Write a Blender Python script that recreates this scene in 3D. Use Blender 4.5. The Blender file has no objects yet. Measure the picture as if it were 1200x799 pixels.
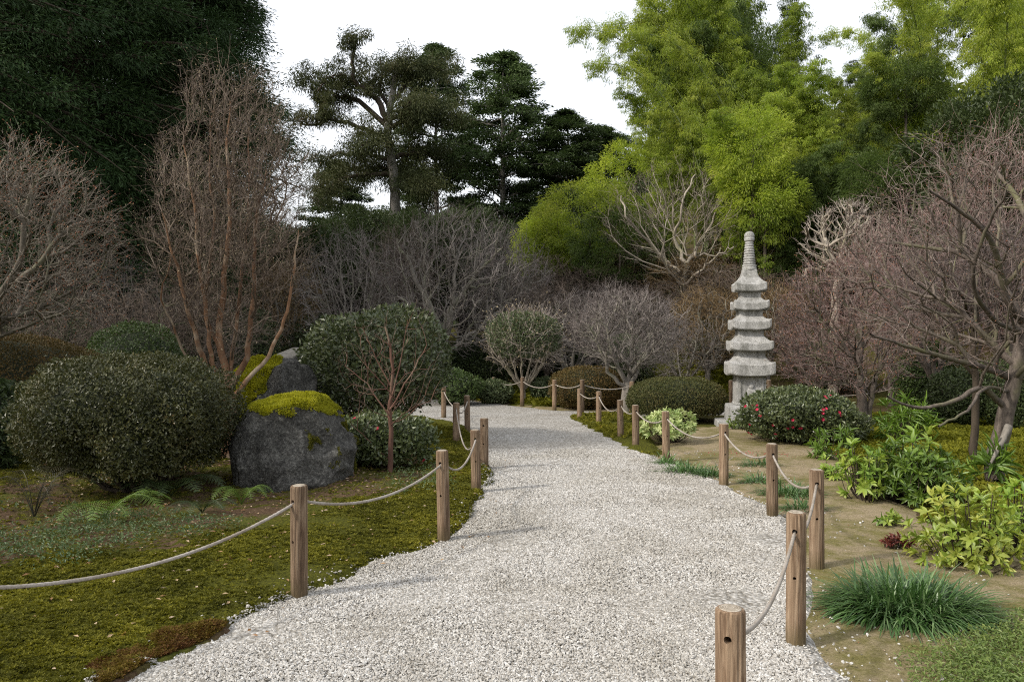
import bpy, bmesh, math, random
import numpy as np
from mathutils import Vector, Matrix
rs = np.random.RandomState(7)
random.seed(7)
PI = math.pi
F_PX, HOR, CAM_H = 900.0, 400.0, 1.5
C = bpy.context.scene.collection
scene = bpy.context.scene

# ------------------------------------------------------------------ terrain
def sst(t):
    t = np.clip(t, 0, 1); return t*t*(3-2*t)
def hz(x, y):
    """height of the land: level garden, a wooded slope rising behind and to the right"""
    x = np.asarray(x, float); y = np.asarray(y, float)
    h = 4.6*sst((y-18.5-0.10*np.abs(x-6))/11.0)*sst((x+0.5)/6.5)
    h = h + 7.5*sst((y-28.0)/26.0)*sst((x+2)/16.0)
    h = h + 2.4*sst((y-26.0)/24.0)*sst((6-x)/10.0)
    h = h + 3.0*sst((x-9.5-0.15*np.maximum(0,14-y))/9.0)*sst((y-9)/8.0)
    h = h + 26.0*sst((np.hypot(x, y)-90)/120.0)
    return h
def gp(px, D):            # column of the picture at a distance -> ground point
    x = (px-600.0)/F_PX*D
    return np.array([x, D, float(hz(x, D))])
def gy(px, py):           # point of the level ground
    D = F_PX*CAM_H/(py-HOR)
    return np.array([(px-600.0)/F_PX*D, D])
def wp(px, py, D):
    return np.array([(px-600.0)/F_PX*D, D, CAM_H-(py-HOR)/F_PX*D])

# ------------------------------------------------------------------ tagging
def tag(o, label=None, cat=None, group=None, kind=None):
    if label: o['label'] = label
    if cat: o['category'] = cat
    if group: o['group'] = group
    if kind: o['kind'] = kind
    return o
def thing(name, label, cat, loc, group=None, rz=0.0):
    o = bpy.data.objects.new(name, None); C.objects.link(o)
    o.location = Vector([float(c) for c in loc]); o.rotation_euler = (0, 0, rz)
    o.empty_display_size = 0.2
    return tag(o, label, cat, group)
def copy_tree(o, parent=None):
    c = o.copy(); C.objects.link(c)
    if parent is not None: c.parent = parent
    for ch in list(o.children): copy_tree(ch, c)
    return c

# ------------------------------------------------------------------ mesh from arrays
def build(name, V, F, mat, parent=None, rnd=None, smooth=False, world=True, uvw=None):
    """V (n,3); F array (m,k) or list of such arrays. Coordinates are local to parent (world=False) or world."""
    V = np.asarray(V, np.float64)
    if parent is not None and world:
        q = parent
        while q is not None: V = V - np.array(q.location); q = q.parent
    if not isinstance(F, (list, tuple)): F = [F]
    F = [np.asarray(f, np.int32) for f in F if len(f)]
    me = bpy.data.meshes.new(name)
    me.vertices.add(len(V)); me.vertices.foreach_set('co', V.astype(np.float32).ravel())
    loops = np.concatenate([f.ravel() for f in F])
    sizes = np.concatenate([np.full(len(f), f.shape[1], np.int32) for f in F])
    starts = np.concatenate([[0], np.cumsum(sizes)[:-1]]).astype(np.int32)
    me.loops.add(len(loops)); me.loops.foreach_set('vertex_index', loops)
    me.polygons.add(len(sizes)); me.polygons.foreach_set('loop_start', starts)
    try: me.polygons.foreach_set('loop_total', sizes)
    except Exception: pass
    me.polygons.foreach_set('use_smooth', np.full(len(sizes), bool(smooth)))
    me.update(calc_edges=True)
    if rnd is not None:
        a = me.attributes.new('rnd', 'FLOAT', 'POINT'); a.data.foreach_set('value', np.asarray(rnd, np.float32))
    me.materials.append(mat)
    o = bpy.data.objects.new(name, me); C.objects.link(o)
    if parent is not None: o.parent = parent
    return o

def nrm(a):
    return a/np.maximum(np.linalg.norm(a, axis=-1, keepdims=True), 1e-9)
class Noise3:
    def __init__(s, seed, n=10, f=1.0):
        r = np.random.RandomState(seed)
        s.k = nrm(r.randn(n, 3))*f*(0.6+1.6*r.rand(n, 1)); s.p = r.rand(n)*2*PI; s.a = 1.0/np.sqrt(n)
    def __call__(s, P):
        return np.sin(np.asarray(P) @ s.k.T + s.p).sum(-1)*s.a

# ------------------------------------------------------------------ leaves
T_DIAMOND = (np.array([[0,0,0],[.48,.5,.10],[1,0,-.04],[.48,-.5,.10]]), np.array([[0,2,1],[0,3,2]]))
T_FLAT = (np.array([[0,-.12,0],[.5,-.5,.02],[1,0,0],[.5,.5,.02],[0,.12,0]]), np.array([[0,1,2,3,4]]))
T_LEAF = (np.array([[0,0,0],[.22,.34,.07],[.22,0,.02],[.22,-.34,.07],[.55,.5,.06],[.55,0,-.02],[.55,-.5,.06],[.82,.28,-.02],[.82,0,-.08],[.82,-.28,-.02],[1.04,0,-.16]]),
          np.array([[0,2,1],[0,3,2],[1,2,5],[1,5,4],[2,3,6],[2,6,5],[4,5,8],[4,8,7],[5,6,9],[5,9,8],[7,8,10],[8,9,10]]))
def leaves(P, D, U, L, W, tmpl=T_DIAMOND, rnd=None):
    """a leaf at each P pointing along D with its face turned to U; returns V, F, per-vertex rnd"""
    n = len(P); D = nrm(D); U = U-(U*D).sum(1, keepdims=True)*D; U = nrm(U); S = np.cross(U, D)
    t, f = tmpl
    L = np.broadcast_to(np.asarray(L, float), (n,)); W = np.broadcast_to(np.asarray(W, float), (n,))
    V = (P[:, None] + D[:, None]*(t[None, :, 0:1]*L[:, None, None]) + S[:, None]*(t[None, :, 1:2]*W[:, None, None])
         + U[:, None]*(t[None, :, 2:3]*L[:, None, None]))
    k = len(t)
    Fc = (f[None] + (np.arange(n)*k)[:, None, None]).reshape(-1, f.shape[1])
    if rnd is None: rnd = rs.rand(n)
    return V.reshape(-1, 3), Fc, np.repeat(rnd, k)
def merge(parts):
    V, F, R, o = [], {}, [], 0
    for v, f, r in parts:
        V.append(v); F.setdefault(f.shape[1], []).append(f+o); R.append(r); o += len(v)
    return np.concatenate(V), [np.concatenate(x) for x in F.values()], np.concatenate(R)
def rdir(n): return nrm(rs.randn(n, 3))

def blades(P, D, L, W, droop, K=5, rnd=None):
    """arching grass blades: P base, D start direction"""
    n = len(P); D = nrm(D)
    L = np.broadcast_to(np.asarray(L, float), (n,)); W = np.broadcast_to(np.asarray(W, float), (n,))
    droop = np.broadcast_to(np.asarray(droop, float), (n,))
    S = nrm(np.cross(D, np.array([0, 0, 1.0])+1e-3*rs.randn(n, 3)))
    t = np.linspace(0, 1, K)
    cen = P[:, None]+D[:, None]*(t[None, :, None]*L[:, None, None])
    cen[:, :, 2] -= (t[None]**2)*(droop*L)[:, None]
    w = (np.sin(PI*np.clip(t*.82+.12, 0, 1))**.6)[None]*W[:, None]*.5; w[:, -1] *= .15
    V = np.stack([cen-S[:, None]*w[..., None], cen+S[:, None]*w[..., None]], 2).reshape(n, -1, 3)
    a = np.arange(K-1)*2
    f = np.stack([a, a+1, a+3, a+2], 1)
    Fc = (f[None]+(np.arange(n)*2*K)[:, None, None]).reshape(-1, 4)
    if rnd is None: rnd = rs.rand(n)
    return V.reshape(-1, 3), Fc, np.repeat(rnd, 2*K)

# ------------------------------------------------------------------ tubes
def tubes(chains, sides=5):
    """chains: list of (P(n,3), R(n)); returns V,F,rnd"""
    Ps = np.concatenate([c[0] for c in chains]); Rr = np.concatenate([c[1] for c in chains])
    ids = np.concatenate([np.full(len(c[0]), i) for i, c in enumerate(chains)])
    n = len(Ps)
    nxt = np.minimum(np.arange(n)+1, n-1); prv = np.maximum(np.arange(n)-1, 0)
    nxt = np.where(ids[nxt] == ids, nxt, np.arange(n)); prv = np.where(ids[prv] == ids, prv, np.arange(n))
    T = nrm(Ps[nxt]-Ps[prv])
    ov = np.array([c[0][-1]-c[0][0] for c in chains]); ax = np.argmin(np.abs(ov), axis=1)
    ref = np.eye(3)[ax][ids]
    A = nrm(np.cross(T, ref)); B = np.cross(T, A)
    th = np.arange(sides)/sides*2*PI
    V = Ps[:, None]+Rr[:, None, None]*(A[:, None]*np.cos(th)[None, :, None]+B[:, None]*np.sin(th)[None, :, None])
    i = np.arange(n-1); i = i[ids[i] == ids[i+1]]
    j = np.arange(sides); j2 = (j+1) % sides
    F = np.stack([i[:, None]*sides+j, i[:, None]*sides+j2, (i[:, None]+1)*sides+j2, (i[:, None]+1)*sides+j], -1).reshape(-1, 4)
    rn = np.random.RandomState(3).rand(len(chains))
    return V.reshape(-1, 3), F, np.repeat(rn[ids], sides)
def smooth_poly(pts, n=24, jit=0.0):
    """Catmull-Rom through control points"""
    p = np.asarray(pts, float); m = len(p)
    q = np.vstack([2*p[0]-p[1], p, 2*p[-1]-p[-2]])
    u = np.linspace(0, m-1-1e-6, n); k = u.astype(int); t = (u-k)[:, None]
    a, b, c, d = q[k], q[k+1], q[k+2], q[k+3]
    out = .5*(2*b+(c-a)*t+(2*a-5*b+4*c-d)*t*t+(-a+3*b-3*c+d)*t**3)
    if jit: out[1:-1] += rs.randn(n-2, out.shape[1])*jit
    return out
def twigs(S, D, L, r, bend=0.35, K=4):
    n = len(S); D = nrm(D); L = np.broadcast_to(np.asarray(L, float), (n,))[:, None]
    b = rs.randn(n, 3)*bend
    t = np.linspace(0, 1, K)
    P = np.stack([S+D*L*ti+b*L*ti*ti+(rs.randn(n, 3)*.05*L if 0 < i < K-1 else 0) for i, ti in enumerate(t)], 1)
    R = np.broadcast_to(np.asarray(r, float), (n,))[:, None]*(1-.75*t)[None]
    T = nrm(P[:, -1]-P[:, 0]); ref = np.eye(3)[np.argmin(np.abs(T), 1)]
    A = nrm(np.cross(T, ref)); B = np.cross(T, A)
    th = np.arange(3)/3*2*PI
    V = P[:, :, None]+R[:, :, None, None]*(A[:, None, None]*np.cos(th)[:, None]+B[:, None, None]*np.sin(th)[:, None])
    i = np.arange(K-1); j = np.arange(3); j2 = (j+1) % 3
    f = np.stack([i[:, None]*3+j, i[:, None]*3+j2, (i[:, None]+1)*3+j2, (i[:, None]+1)*3+j], -1).reshape(-1, 4)
    F = (f[None]+(np.arange(n)*3*K)[:, None, None]).reshape(-1, 4)
    return V.reshape(-1, 3), F, np.repeat(rs.rand(n), 3*K), P[:, -1], nrm(P[:, -1]-P[:, -2]), P

# ------------------------------------------------------------------ branching: grow from limbs to points
def arbor(limbs, pts, bf=.45, tip=.004, power=2.3, smooth=2, rmax=None):
    """limbs: list of (P, R) polylines, each beginning on an earlier limb or at the foot. Returns chains (excluding the limbs) and node info"""
    Np, par, plen, R0 = [], [], [], []
    for P, R in limbs:
        base = len(Np)
        if base == 0: pl, pa = 0.0, -1
        else:
            d = np.linalg.norm(np.array(Np)-P[0], axis=1); pa = int(np.argmin(d)); pl = plen[pa]
        for i in range(len(P)):
            if i: pl += float(np.linalg.norm(P[i]-P[i-1])); pa = len(Np)-1
            Np.append(P[i]); par.append(pa); plen.append(pl); R0.append(R[i])
    n0 = len(Np); N = n0+len(pts)
    X = np.zeros((N, 3)); X[:n0] = Np; par = np.array(par+[-1]*len(pts)); pl = np.zeros(N); pl[:n0] = plen
    d = np.linalg.norm(pts[:, None]-X[None, :n0], axis=2)+bf*pl[None, :n0]
    best = d.min(1); bi = d.argmin(1); alive = np.ones(len(pts), bool)
    for k in range(n0, N):
        c = np.where(alive, best, 1e9); j = int(np.argmin(c)); alive[j] = False
        X[k] = pts[j]; par[k] = bi[j]; pl[k] = pl[bi[j]]+np.linalg.norm(X[k]-X[bi[j]])
        dj = np.linalg.norm(pts-X[k], axis=1)+bf*pl[k]
        m = dj < best; best = np.where(m, dj, best); bi = np.where(m, k, bi)
    kids = [[] for _ in range(N)]
    for k in range(N):
        if par[k] >= 0: kids[par[k]].append(k)
    for _ in range(smooth):
        Y = X.copy()
        for k in range(n0, N):
            if kids[k]: Y[k] = .5*X[k]+.25*X[par[k]]+.25*X[kids[k]].mean(0)
        X = Y
    A = np.zeros(N)
    for k in range(N-1, n0-1, -1):
        if A[k] == 0: A[k] = tip**power
        A[par[k]] += A[k]
    R = A**(1/power); R[:n0] = np.array(R0)
    for k in range(n0, N):
        R[k] = min(R[k], .85*R[par[k]]) if par[k] >= 0 else R[k]
    if rmax: R[n0:] = np.minimum(R[n0:], rmax)
    chains = []; stack = [(k, par[k]) for k in range(n0, N) if par[k] < n0]
    while stack:
        k, p = stack.pop()
        P = [X[p], X[k]]; Q = [R[k], R[k]]; cur = k
        while kids[cur]:
            ks = sorted(kids[cur], key=lambda q: -R[q])
            for q in ks[1:]: stack.append((q, cur))
            cur = ks[0]; P.append(X[cur]); Q.append(R[cur])
        Q[-1] *= .5
        chains.append((np.array(P), np.array(Q)))
    return chains, X, R, par, n0
def limb(pts, r0, r1, n=16, jit=0.0):
    P = smooth_poly(pts, n, jit); return P, np.linspace(r0, r1, n)
def ell(n, c, r, lo=.25, pw=3.5, zmin=None, keep=None):
    """points in an ellipsoid, biased to its outside"""
    out = np.zeros((0, 3)); c = np.array(c, float); r = np.array(r, float)
    while len(out) < n:
        d = rdir(n*2); q = (lo+(1-lo)*rs.rand(n*2)**(1/pw))[:, None]*d*r+c
        if zmin is not None: q = q[q[:, 2] > zmin]
        if keep is not None: q = q[keep(q)]
        out = np.vstack([out, q])
    return out[:n]
def bare_tree(name, label, cat, base, limbs, pts, bark, twigmat, center, group=None, bf=.45, tip=.005, ntwig=3, tl=(.12,.35), tr=.0028,
              trunk_parts=True, up=.3, bend=.35, buds=None, budmat=None, budsize=.02, world=True, power=2.3, twigmin=0.0, spread=.7, crownbark=None):
    root = thing(name, label, cat, base if world else (0, 0, 0), group)
    chains, X, R, par, n0 = arbor(limbs, pts, bf, tip, power)
    v, f, r = tubes(limbs, 9)
    build('trunk', v, f, bark, root, r, True, world)
    big = [c for c in chains if c[1][0] > .012]; small = [c for c in chains if c[1][0] <= .012]
    parts = []
    if big: parts.append(tubes(big, 6))
    if small: parts.append(tubes(small, 4))
    v, f, r = merge(parts)
    crown = build('crown', v, f, crownbark or bark, root, r, True, world)
    idx = np.arange(n0, len(X)); idx = np.repeat(idx[R[idx] < .03], ntwig)
    cdir = nrm(X[idx]-np.array(center)); pd = nrm(X[idx]-X[par[idx]])
    D = nrm(cdir*.6+pd*.6+rs.randn(len(idx), 3)*spread*.6+np.array([0, 0, up]))
    L = tl[0]+(tl[1]-tl[0])*rs.rand(len(idx))
    v, f, r, tipP, tipD, TP = twigs(X[idx], D, L, tr, bend)
    # second order twigs
    m = rs.rand(len(idx)) < .8
    S2 = TP[m, 2]; D2 = nrm(tipD[m]+rs.randn(m.sum(), 3)*.8)
    v2, f2, r2, t2, d2, _ = twigs(S2, D2, L[m]*.6, tr*.75, bend)
    V, Fs, Rn = merge([(v, f, r), (v2, f2, r2)])
    tw = build('twigs', V, Fs, twigmat, crown, Rn, False, world)
    if buds:
        BP = np.vstack([tipP, t2]); BD = np.vstack([tipD, d2]); k = rs.rand(len(BP)) < buds
        v, f, r = leaves(BP[k], nrm(BD[k]+rs.randn(k.sum(), 3)*.3), rdir(k.sum()), budsize*(.6+.8*rs.rand(k.sum())), budsize*.5, T_DIAMOND)
        b = build('buds', v, f, budmat, crown, r, False, world)
    return root
# ------------------------------------------------------------------ materials
def nt(name):
    m = bpy.data.materials.new(name); m.use_nodes = True
    t = m.node_tree; t.nodes.clear()
    out = t.nodes.new('ShaderNodeOutputMaterial')
    return m, t, out
def ramp(t, cols, pos=None, interp='LINEAR'):
    n = t.nodes.new('ShaderNodeValToRGB'); e = n.color_ramp.elements; n.color_ramp.interpolation = interp
    pos = pos or [i/(len(cols)-1) for i in range(len(cols))]
    while len(e) < len(cols): e.new(.5)
    for i, (c, p) in enumerate(zip(cols, pos)):
        e[i].position = p; e[i].color = (*c, 1)
    return n
def noise(t, scale, detail=4, rough=.6, coord='Object', sc=None, dist=0.0):
    tc = t.nodes.new('ShaderNodeTexCoord'); n = t.nodes.new('ShaderNodeTexNoise')
    n.inputs['Scale'].default_value = scale; n.inputs['Detail'].default_value = detail; n.inputs['Roughness'].default_value = rough
    n.inputs['Distortion'].default_value = dist
    if sc:
        mp = t.nodes.new('ShaderNodeMapping'); mp.inputs['Scale'].default_value = sc
        t.links.new(tc.outputs[coord], mp.inputs[0]); t.links.new(mp.outputs[0], n.inputs['Vector'])
    else: t.links.new(tc.outputs[coord], n.inputs['Vector'])
    return n
def mix(t, a, b, fac, blend='MIX'):
    n = t.nodes.new('ShaderNodeMix'); n.data_type = 'RGBA'; n.blend_type = blend
    for s, v in ((n.inputs[0], fac), (n.inputs[6], a), (n.inputs[7], b)):
        if hasattr(v, 'is_linked') or hasattr(v, 'links'): t.links.new(v, s)
        elif isinstance(v, tuple): s.default_value = (*v, 1)
        else: s.default_value = v
    return n.outputs[2]
def mathn(t, op, a, b=None, c=None):
    n = t.nodes.new('ShaderNodeMath'); n.operation = op
    for i, v in enumerate((a, b, c)):
        if v is None: continue
        if hasattr(v, 'links'): t.links.new(v, n.inputs[i])
        else: n.inputs[i].default_value = v
    return n.outputs[0]
def principled(t, out, col, rough=.6, spec=.5, bump=None, bstr=.5, bdist=.02, transl=0.0, tcol=None):
    p = t.nodes.new('ShaderNodeBsdfPrincipled')
    if hasattr(col, 'links'): t.links.new(col, p.inputs['Base Color'])
    else: p.inputs['Base Color'].default_value = (*col, 1)
    if hasattr(rough, 'links'): t.links.new(rough, p.inputs['Roughness'])
    else: p.inputs['Roughness'].default_value = rough
    p.inputs['Specular IOR Level'].default_value = spec
    if bump is not None:
        b = t.nodes.new('ShaderNodeBump'); b.inputs['Strength'].default_value = bstr; b.inputs['Distance'].default_value = bdist
        t.links.new(bump, b.inputs['Height']); t.links.new(b.outputs[0], p.inputs['Normal'])
    if transl:
        tr = t.nodes.new('ShaderNodeBsdfTranslucent')
        if hasattr(col, 'links'):
            g = t.nodes.new('ShaderNodeHueSaturation'); g.inputs['Value'].default_value = 1.25; g.inputs['Saturation'].default_value = 1.1
            t.links.new(col, g.inputs['Color']); t.links.new(g.outputs[0], tr.inputs[0])
        else: tr.inputs[0].default_value = (*col, 1)
        mx = t.nodes.new('ShaderNodeMixShader'); mx.inputs[0].default_value = transl
        t.links.new(p.outputs[0], mx.inputs[1]); t.links.new(tr.outputs[0], mx.inputs[2]); t.links.new(mx.outputs[0], out.inputs[0])
    else: t.links.new(p.outputs[0], out.inputs[0])
    return p
def leafmat(name, cols, pos=None, rough=.5, spec=.4, transl=.25, blotch=.35, bscale=1.2):
    """leaf colours vary from leaf to leaf and from clump to clump"""
    m, t, out = nt(name)
    at = t.nodes.new('ShaderNodeAttribute'); at.attribute_name = 'rnd'
    oi = t.nodes.new('ShaderNodeObjectInfo')
    n = noise(t, bscale, 3, .6)
    s = mathn(t, 'ADD', mathn(t, 'MULTIPLY', at.outputs['Fac'], 1-blotch), mathn(t, 'MULTIPLY', mathn(t, 'MULTIPLY_ADD', n.outputs[0], 2.4, -.7), blotch))
    # keep in 0..1 around the middle
    mr = t.nodes.new('ShaderNodeMapRange'); mr.inputs[1].default_value = 0; mr.inputs[2].default_value = 1+blotch*.6
    mr.inputs[1].default_value = -.1*blotch; mr.inputs[2].default_value = 1
    t.links.new(s, mr.inputs[0])
    r = ramp(t, cols, pos); t.links.new(mr.outputs[0], r.inputs[0])
    hs = t.nodes.new('ShaderNodeHueSaturation'); t.links.new(r.outputs[0], hs.inputs['Color'])
    t.links.new(mathn(t, 'ADD', mathn(t, 'MULTIPLY', oi.outputs['Random'], .4), .8), hs.inputs['Value'])
    principled(t, out, hs.outputs[0], rough, spec, transl=transl)
    return m
def barkmat(name, c1, c2, c3=None, scale=14, stretch=(1, 1, .25), rough=.85, bstr=.6):
    m, t, out = nt(name)
    n = noise(t, scale, 6, .65, sc=stretch); n2 = noise(t, 2.2, 3, .6)
    r = ramp(t, [c1, c2], [.3, .7]); t.links.new(n.outputs[0], r.inputs[0])
    col = r.outputs[0]
    if c3:
        r2 = ramp(t, [(0, 0, 0), (1, 1, 1)], [.52, .66]); t.links.new(n2.outputs[0], r2.inputs[0])
        col = mix(t, col, c3, r2.outputs[0])
    at = t.nodes.new('ShaderNodeAttribute'); at.attribute_name = 'rnd'
    hs = t.nodes.new('ShaderNodeHueSaturation'); t.links.new(col, hs.inputs['Color'])
    t.links.new(mathn(t, 'ADD', mathn(t, 'MULTIPLY', at.outputs['Fac'], .5), .75), hs.inputs['Value'])
    principled(t, out, hs.outputs[0], rough, .25, n.outputs[0], bstr, .01)
    return m
def twigm(name, c1, c2, c3=None):
    m, t, out = nt(name)
    at = t.nodes.new('ShaderNodeAttribute'); at.attribute_name = 'rnd'
    r = ramp(t, [c1, c2]+([c3] if c3 else [])); t.links.new(at.outputs['Fac'], r.inputs[0])
    principled(t, out, r.outputs[0], .7, .3)
    return m

MT = {}
# foliage
MT['azalea'] = leafmat('azalea_leaf', [(.022,.030,.009),(.055,.062,.018),(.11,.108,.036),(.16,.09,.035)], [0,.45,.84,1], .45, .45, .15, .45, 2.5)
MT['camellia'] = leafmat('camellia_leaf', [(.034,.048,.018),(.075,.098,.036),(.14,.165,.065),(.26,.27,.14)], [0,.5,.88,1], .36, .6, .15)
MT['hedge_brown'] = leafmat('brown_hedge_leaf', [(.045,.040,.012),(.085,.068,.018),(.13,.085,.025),(.14,.07,.03)], None, .6, .3, .15, .5)
MT['hedge_dark'] = leafmat('dark_hedge_leaf', [(.028,.036,.012),(.055,.066,.018),(.09,.085,.026),(.11,.07,.03)], None, .6, .3, .15, .5)
MT['green'] = leafmat('green_shrub_leaf', [(.03,.05,.014),(.055,.09,.022),(.09,.13,.035)], None, .5, .4, .2)
MT['grey_green'] = leafmat('grey_green_leaf', [(.045,.07,.03),(.09,.12,.05),(.16,.17,.09)], None, .5, .4, .2)
MT['cedar'] = leafmat('cedar_spray', [(.020,.046,.015),(.042,.084,.026),(.072,.12,.036),(.10,.10,.04)], [0,.5,.93,1], .6, .3, .12, .45, .6)
MT['pine'] = leafmat('pine_spray', [(.035,.052,.020),(.065,.085,.028),(.095,.105,.034),(.13,.095,.045)], None, .6, .3, .15, .5, .35)
MT['hinoki'] = leafmat('hinoki_spray', [(.038,.066,.024),(.07,.108,.036),(.105,.145,.048)], None, .6, .3, .15, .4, .35)
MT['bamboo'] = leafmat('bamboo_leaf', [(.10,.165,.024),(.215,.29,.042),(.38,.44,.075),(.54,.53,.13)], None, .45, .35, .5, .55, .45)
MT['bamboo_shaded'] = leafmat('shaded_bamboo_leaf', [(.05,.085,.02),(.10,.15,.034),(.17,.22,.055)], None, .5, .35, .35, .5, .5)  # darker copy of the bamboo leaf, shade put into its green
MT['broad'] = leafmat('broadleaf', [(.026,.042,.014),(.055,.08,.026),(.095,.12,.042)], None, .5, .4, .2, .5, .6)
MT['yellow_leaf'] = leafmat('yellow_green_leaf', [(.08,.16,.03),(.19,.29,.045),(.36,.42,.08),(.52,.50,.16)], [0,.4,.85,1], .42, .5, .35, .3, 2.5)
MT['gold_leaf'] = leafmat('gold_leaf', [(.12,.21,.035),(.28,.36,.06),(.46,.46,.10),(.52,.24,.10)], [0,.4,.9,1], .42, .5, .35, .3, 3)
MT['fresh_leaf'] = leafmat('fresh_green_leaf', [(.06,.12,.02),(.12,.20,.03),(.22,.32,.05)], None, .38, .5, .3, .3, 3)
MT['varieg'] = leafmat('cream_edged_leaf', [(.12,.20,.05),(.28,.36,.12),(.50,.55,.26),(.62,.62,.38)], None, .45, .5, .3, .2, 3)
MT['mondo'] = leafmat('mondo_blade', [(.028,.065,.016),(.055,.125,.028),(.10,.19,.055),(.24,.33,.15)], None, .35, .55, .2, .2, 3)
MT['fern'] = leafmat('fern_leaf', [(.07,.13,.02),(.13,.21,.035),(.20,.28,.05)], None, .5, .4, .3, .2, 3)
MT['fern_dark'] = leafmat('dark_fern_leaf', [(.022,.040,.014),(.045,.07,.022),(.07,.10,.03)], None, .5, .4, .2, .2, 3)
MT['fern_brown'] = leafmat('brown_fern_leaf', [(.02,.022,.012),(.04,.036,.018),(.06,.045,.02)], None, .5, .3, .2, .2, 3)
MT['weed'] = leafmat('weed_leaf', [(.04,.075,.028),(.08,.125,.045),(.15,.20,.08)], None, .5, .4, .25, .5, 1.5)
MT['cover'] = leafmat('cover_leaf', [(.08,.13,.03),(.15,.21,.05),(.26,.30,.10)], None, .5, .4, .3, .4, 2)
MT['moss'] = leafmat('moss_frond', [(.03,.032,.007),(.10,.10,.013),(.215,.20,.024),(.20,.11,.035)], [0,.45,.90,1], .8, .15, .25, .50, 2.2)
MT['moss_gold'] = leafmat('gold_moss_frond', [(.06,.066,.009),(.13,.135,.013),(.22,.215,.02),(.19,.11,.03)], [0,.5,.93,1], .8, .15, .25, .6, 1.2)
MT['rust_moss'] = leafmat('rusty_moss_frond', [(.05,.025,.012),(.12,.055,.022),(.15,.11,.02),(.22,.16,.03)], None, .8, .15, .2, .5, 3)
MT['moss_bright'] = leafmat('bright_moss_frond', [(.17,.18,.015),(.38,.38,.03),(.58,.54,.07)], None, .8, .15, .3, .4, 4)
MT['red_petal'] = leafmat('red_petal', [(.35,.012,.04),(.52,.02,.07),(.65,.06,.13)], None, .5, .4, .25, .2, 3)
MT['petal_dry'] = leafmat('dry_leaf', [(.18,.09,.04),(.30,.17,.08),(.45,.33,.2),(.5,.42,.34)], None, .7, .2, .2, .2, 3)
MT['maroon'] = leafmat('maroon_leaf', [(.07,.018,.014),(.13,.03,.022),(.18,.06,.03)], None, .5, .3, .2, .2, 3)
MT['tan_bud'] = leafmat('tan_bud', [(.24,.18,.10),(.38,.31,.19),(.48,.42,.29)], None, .7, .2, .2, .2, 3)
# wood
MT['bark_grey'] = barkmat('grey_bark', (.075,.066,.05), (.20,.175,.14), (.14,.14,.085))
MT['bark_ash'] = barkmat('ash_bark', (.11,.10,.085), (.27,.245,.21), (.20,.20,.14))
MT['bark_pale'] = barkmat('pale_bark', (.22,.19,.15), (.42,.37,.30), (.28,.26,.17))
MT['bark_tan'] = barkmat('tan_branch_bark', (.075,.055,.04), (.19,.145,.105), (.29,.24,.19), 9)
MT['bark_orange'] = barkmat('orange_bark', (.105,.055,.03), (.27,.155,.088), (.37,.30,.22), 11)
MT['bark_dark'] = barkmat('dark_bark', (.035,.028,.02), (.09,.07,.05), None)
MT['bark_conifer'] = barkmat('conifer_bark', (.13,.12,.105), (.30,.28,.25), None, 3, (2, 2, .3))
MT['bark_red'] = barkmat('red_bark', (.07,.036,.026), (.16,.085,.06), (.17,.13,.09))
MT['bark_mauve'] = barkmat('mauve_bark', (.045,.036,.03), (.17,.14,.115), (.13,.125,.07), 20, (1, 1, .4), .85, 1.0)
MT['culm'] = barkmat('bamboo_culm', (.10,.14,.05), (.22,.26,.10), None, 6, (1, 1, .1), .4, .1)
MT['tw_brown'] = twigm('brown_twig', (.06,.042,.032), (.125,.092,.07), (.215,.17,.13))
MT['tw_grey'] = twigm('grey_twig', (0.08, 0.064, 0.048), (0.176, 0.144, 0.112), (0.272, 0.232, 0.184))
MT['tw_mauve'] = twigm('mauve_twig', (0.056, 0.04, 0.038), (0.12, 0.092, 0.088), (0.224, 0.188, 0.176))
MT['tw_ash'] = twigm('ash_twig', (.075,.06,.055), (.15,.125,.115), (.27,.24,.22))
MT['tw_rose'] = twigm('rose_grey_twig', (.085,.055,.045), (.18,.13,.11), (.31,.26,.23))
MT['tw_pink'] = twigm('pink_twig', (0.096, 0.052, 0.046), (0.192, 0.12, 0.108), (0.304, 0.24, 0.216))
MT['tw_pale'] = twigm('pale_twig', (0.208, 0.16, 0.128), (0.32, 0.272, 0.232), (0.4, 0.36, 0.32))
MT['tw_tan'] = twigm('tan_twig', (0.08, 0.056, 0.024), (0.176, 0.112, 0.048), (0.272, 0.192, 0.096))
MT['tw_red'] = twigm('russet_twig', (0.136, 0.048, 0.024), (0.24, 0.096, 0.048), (0.288, 0.16, 0.096))

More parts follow.
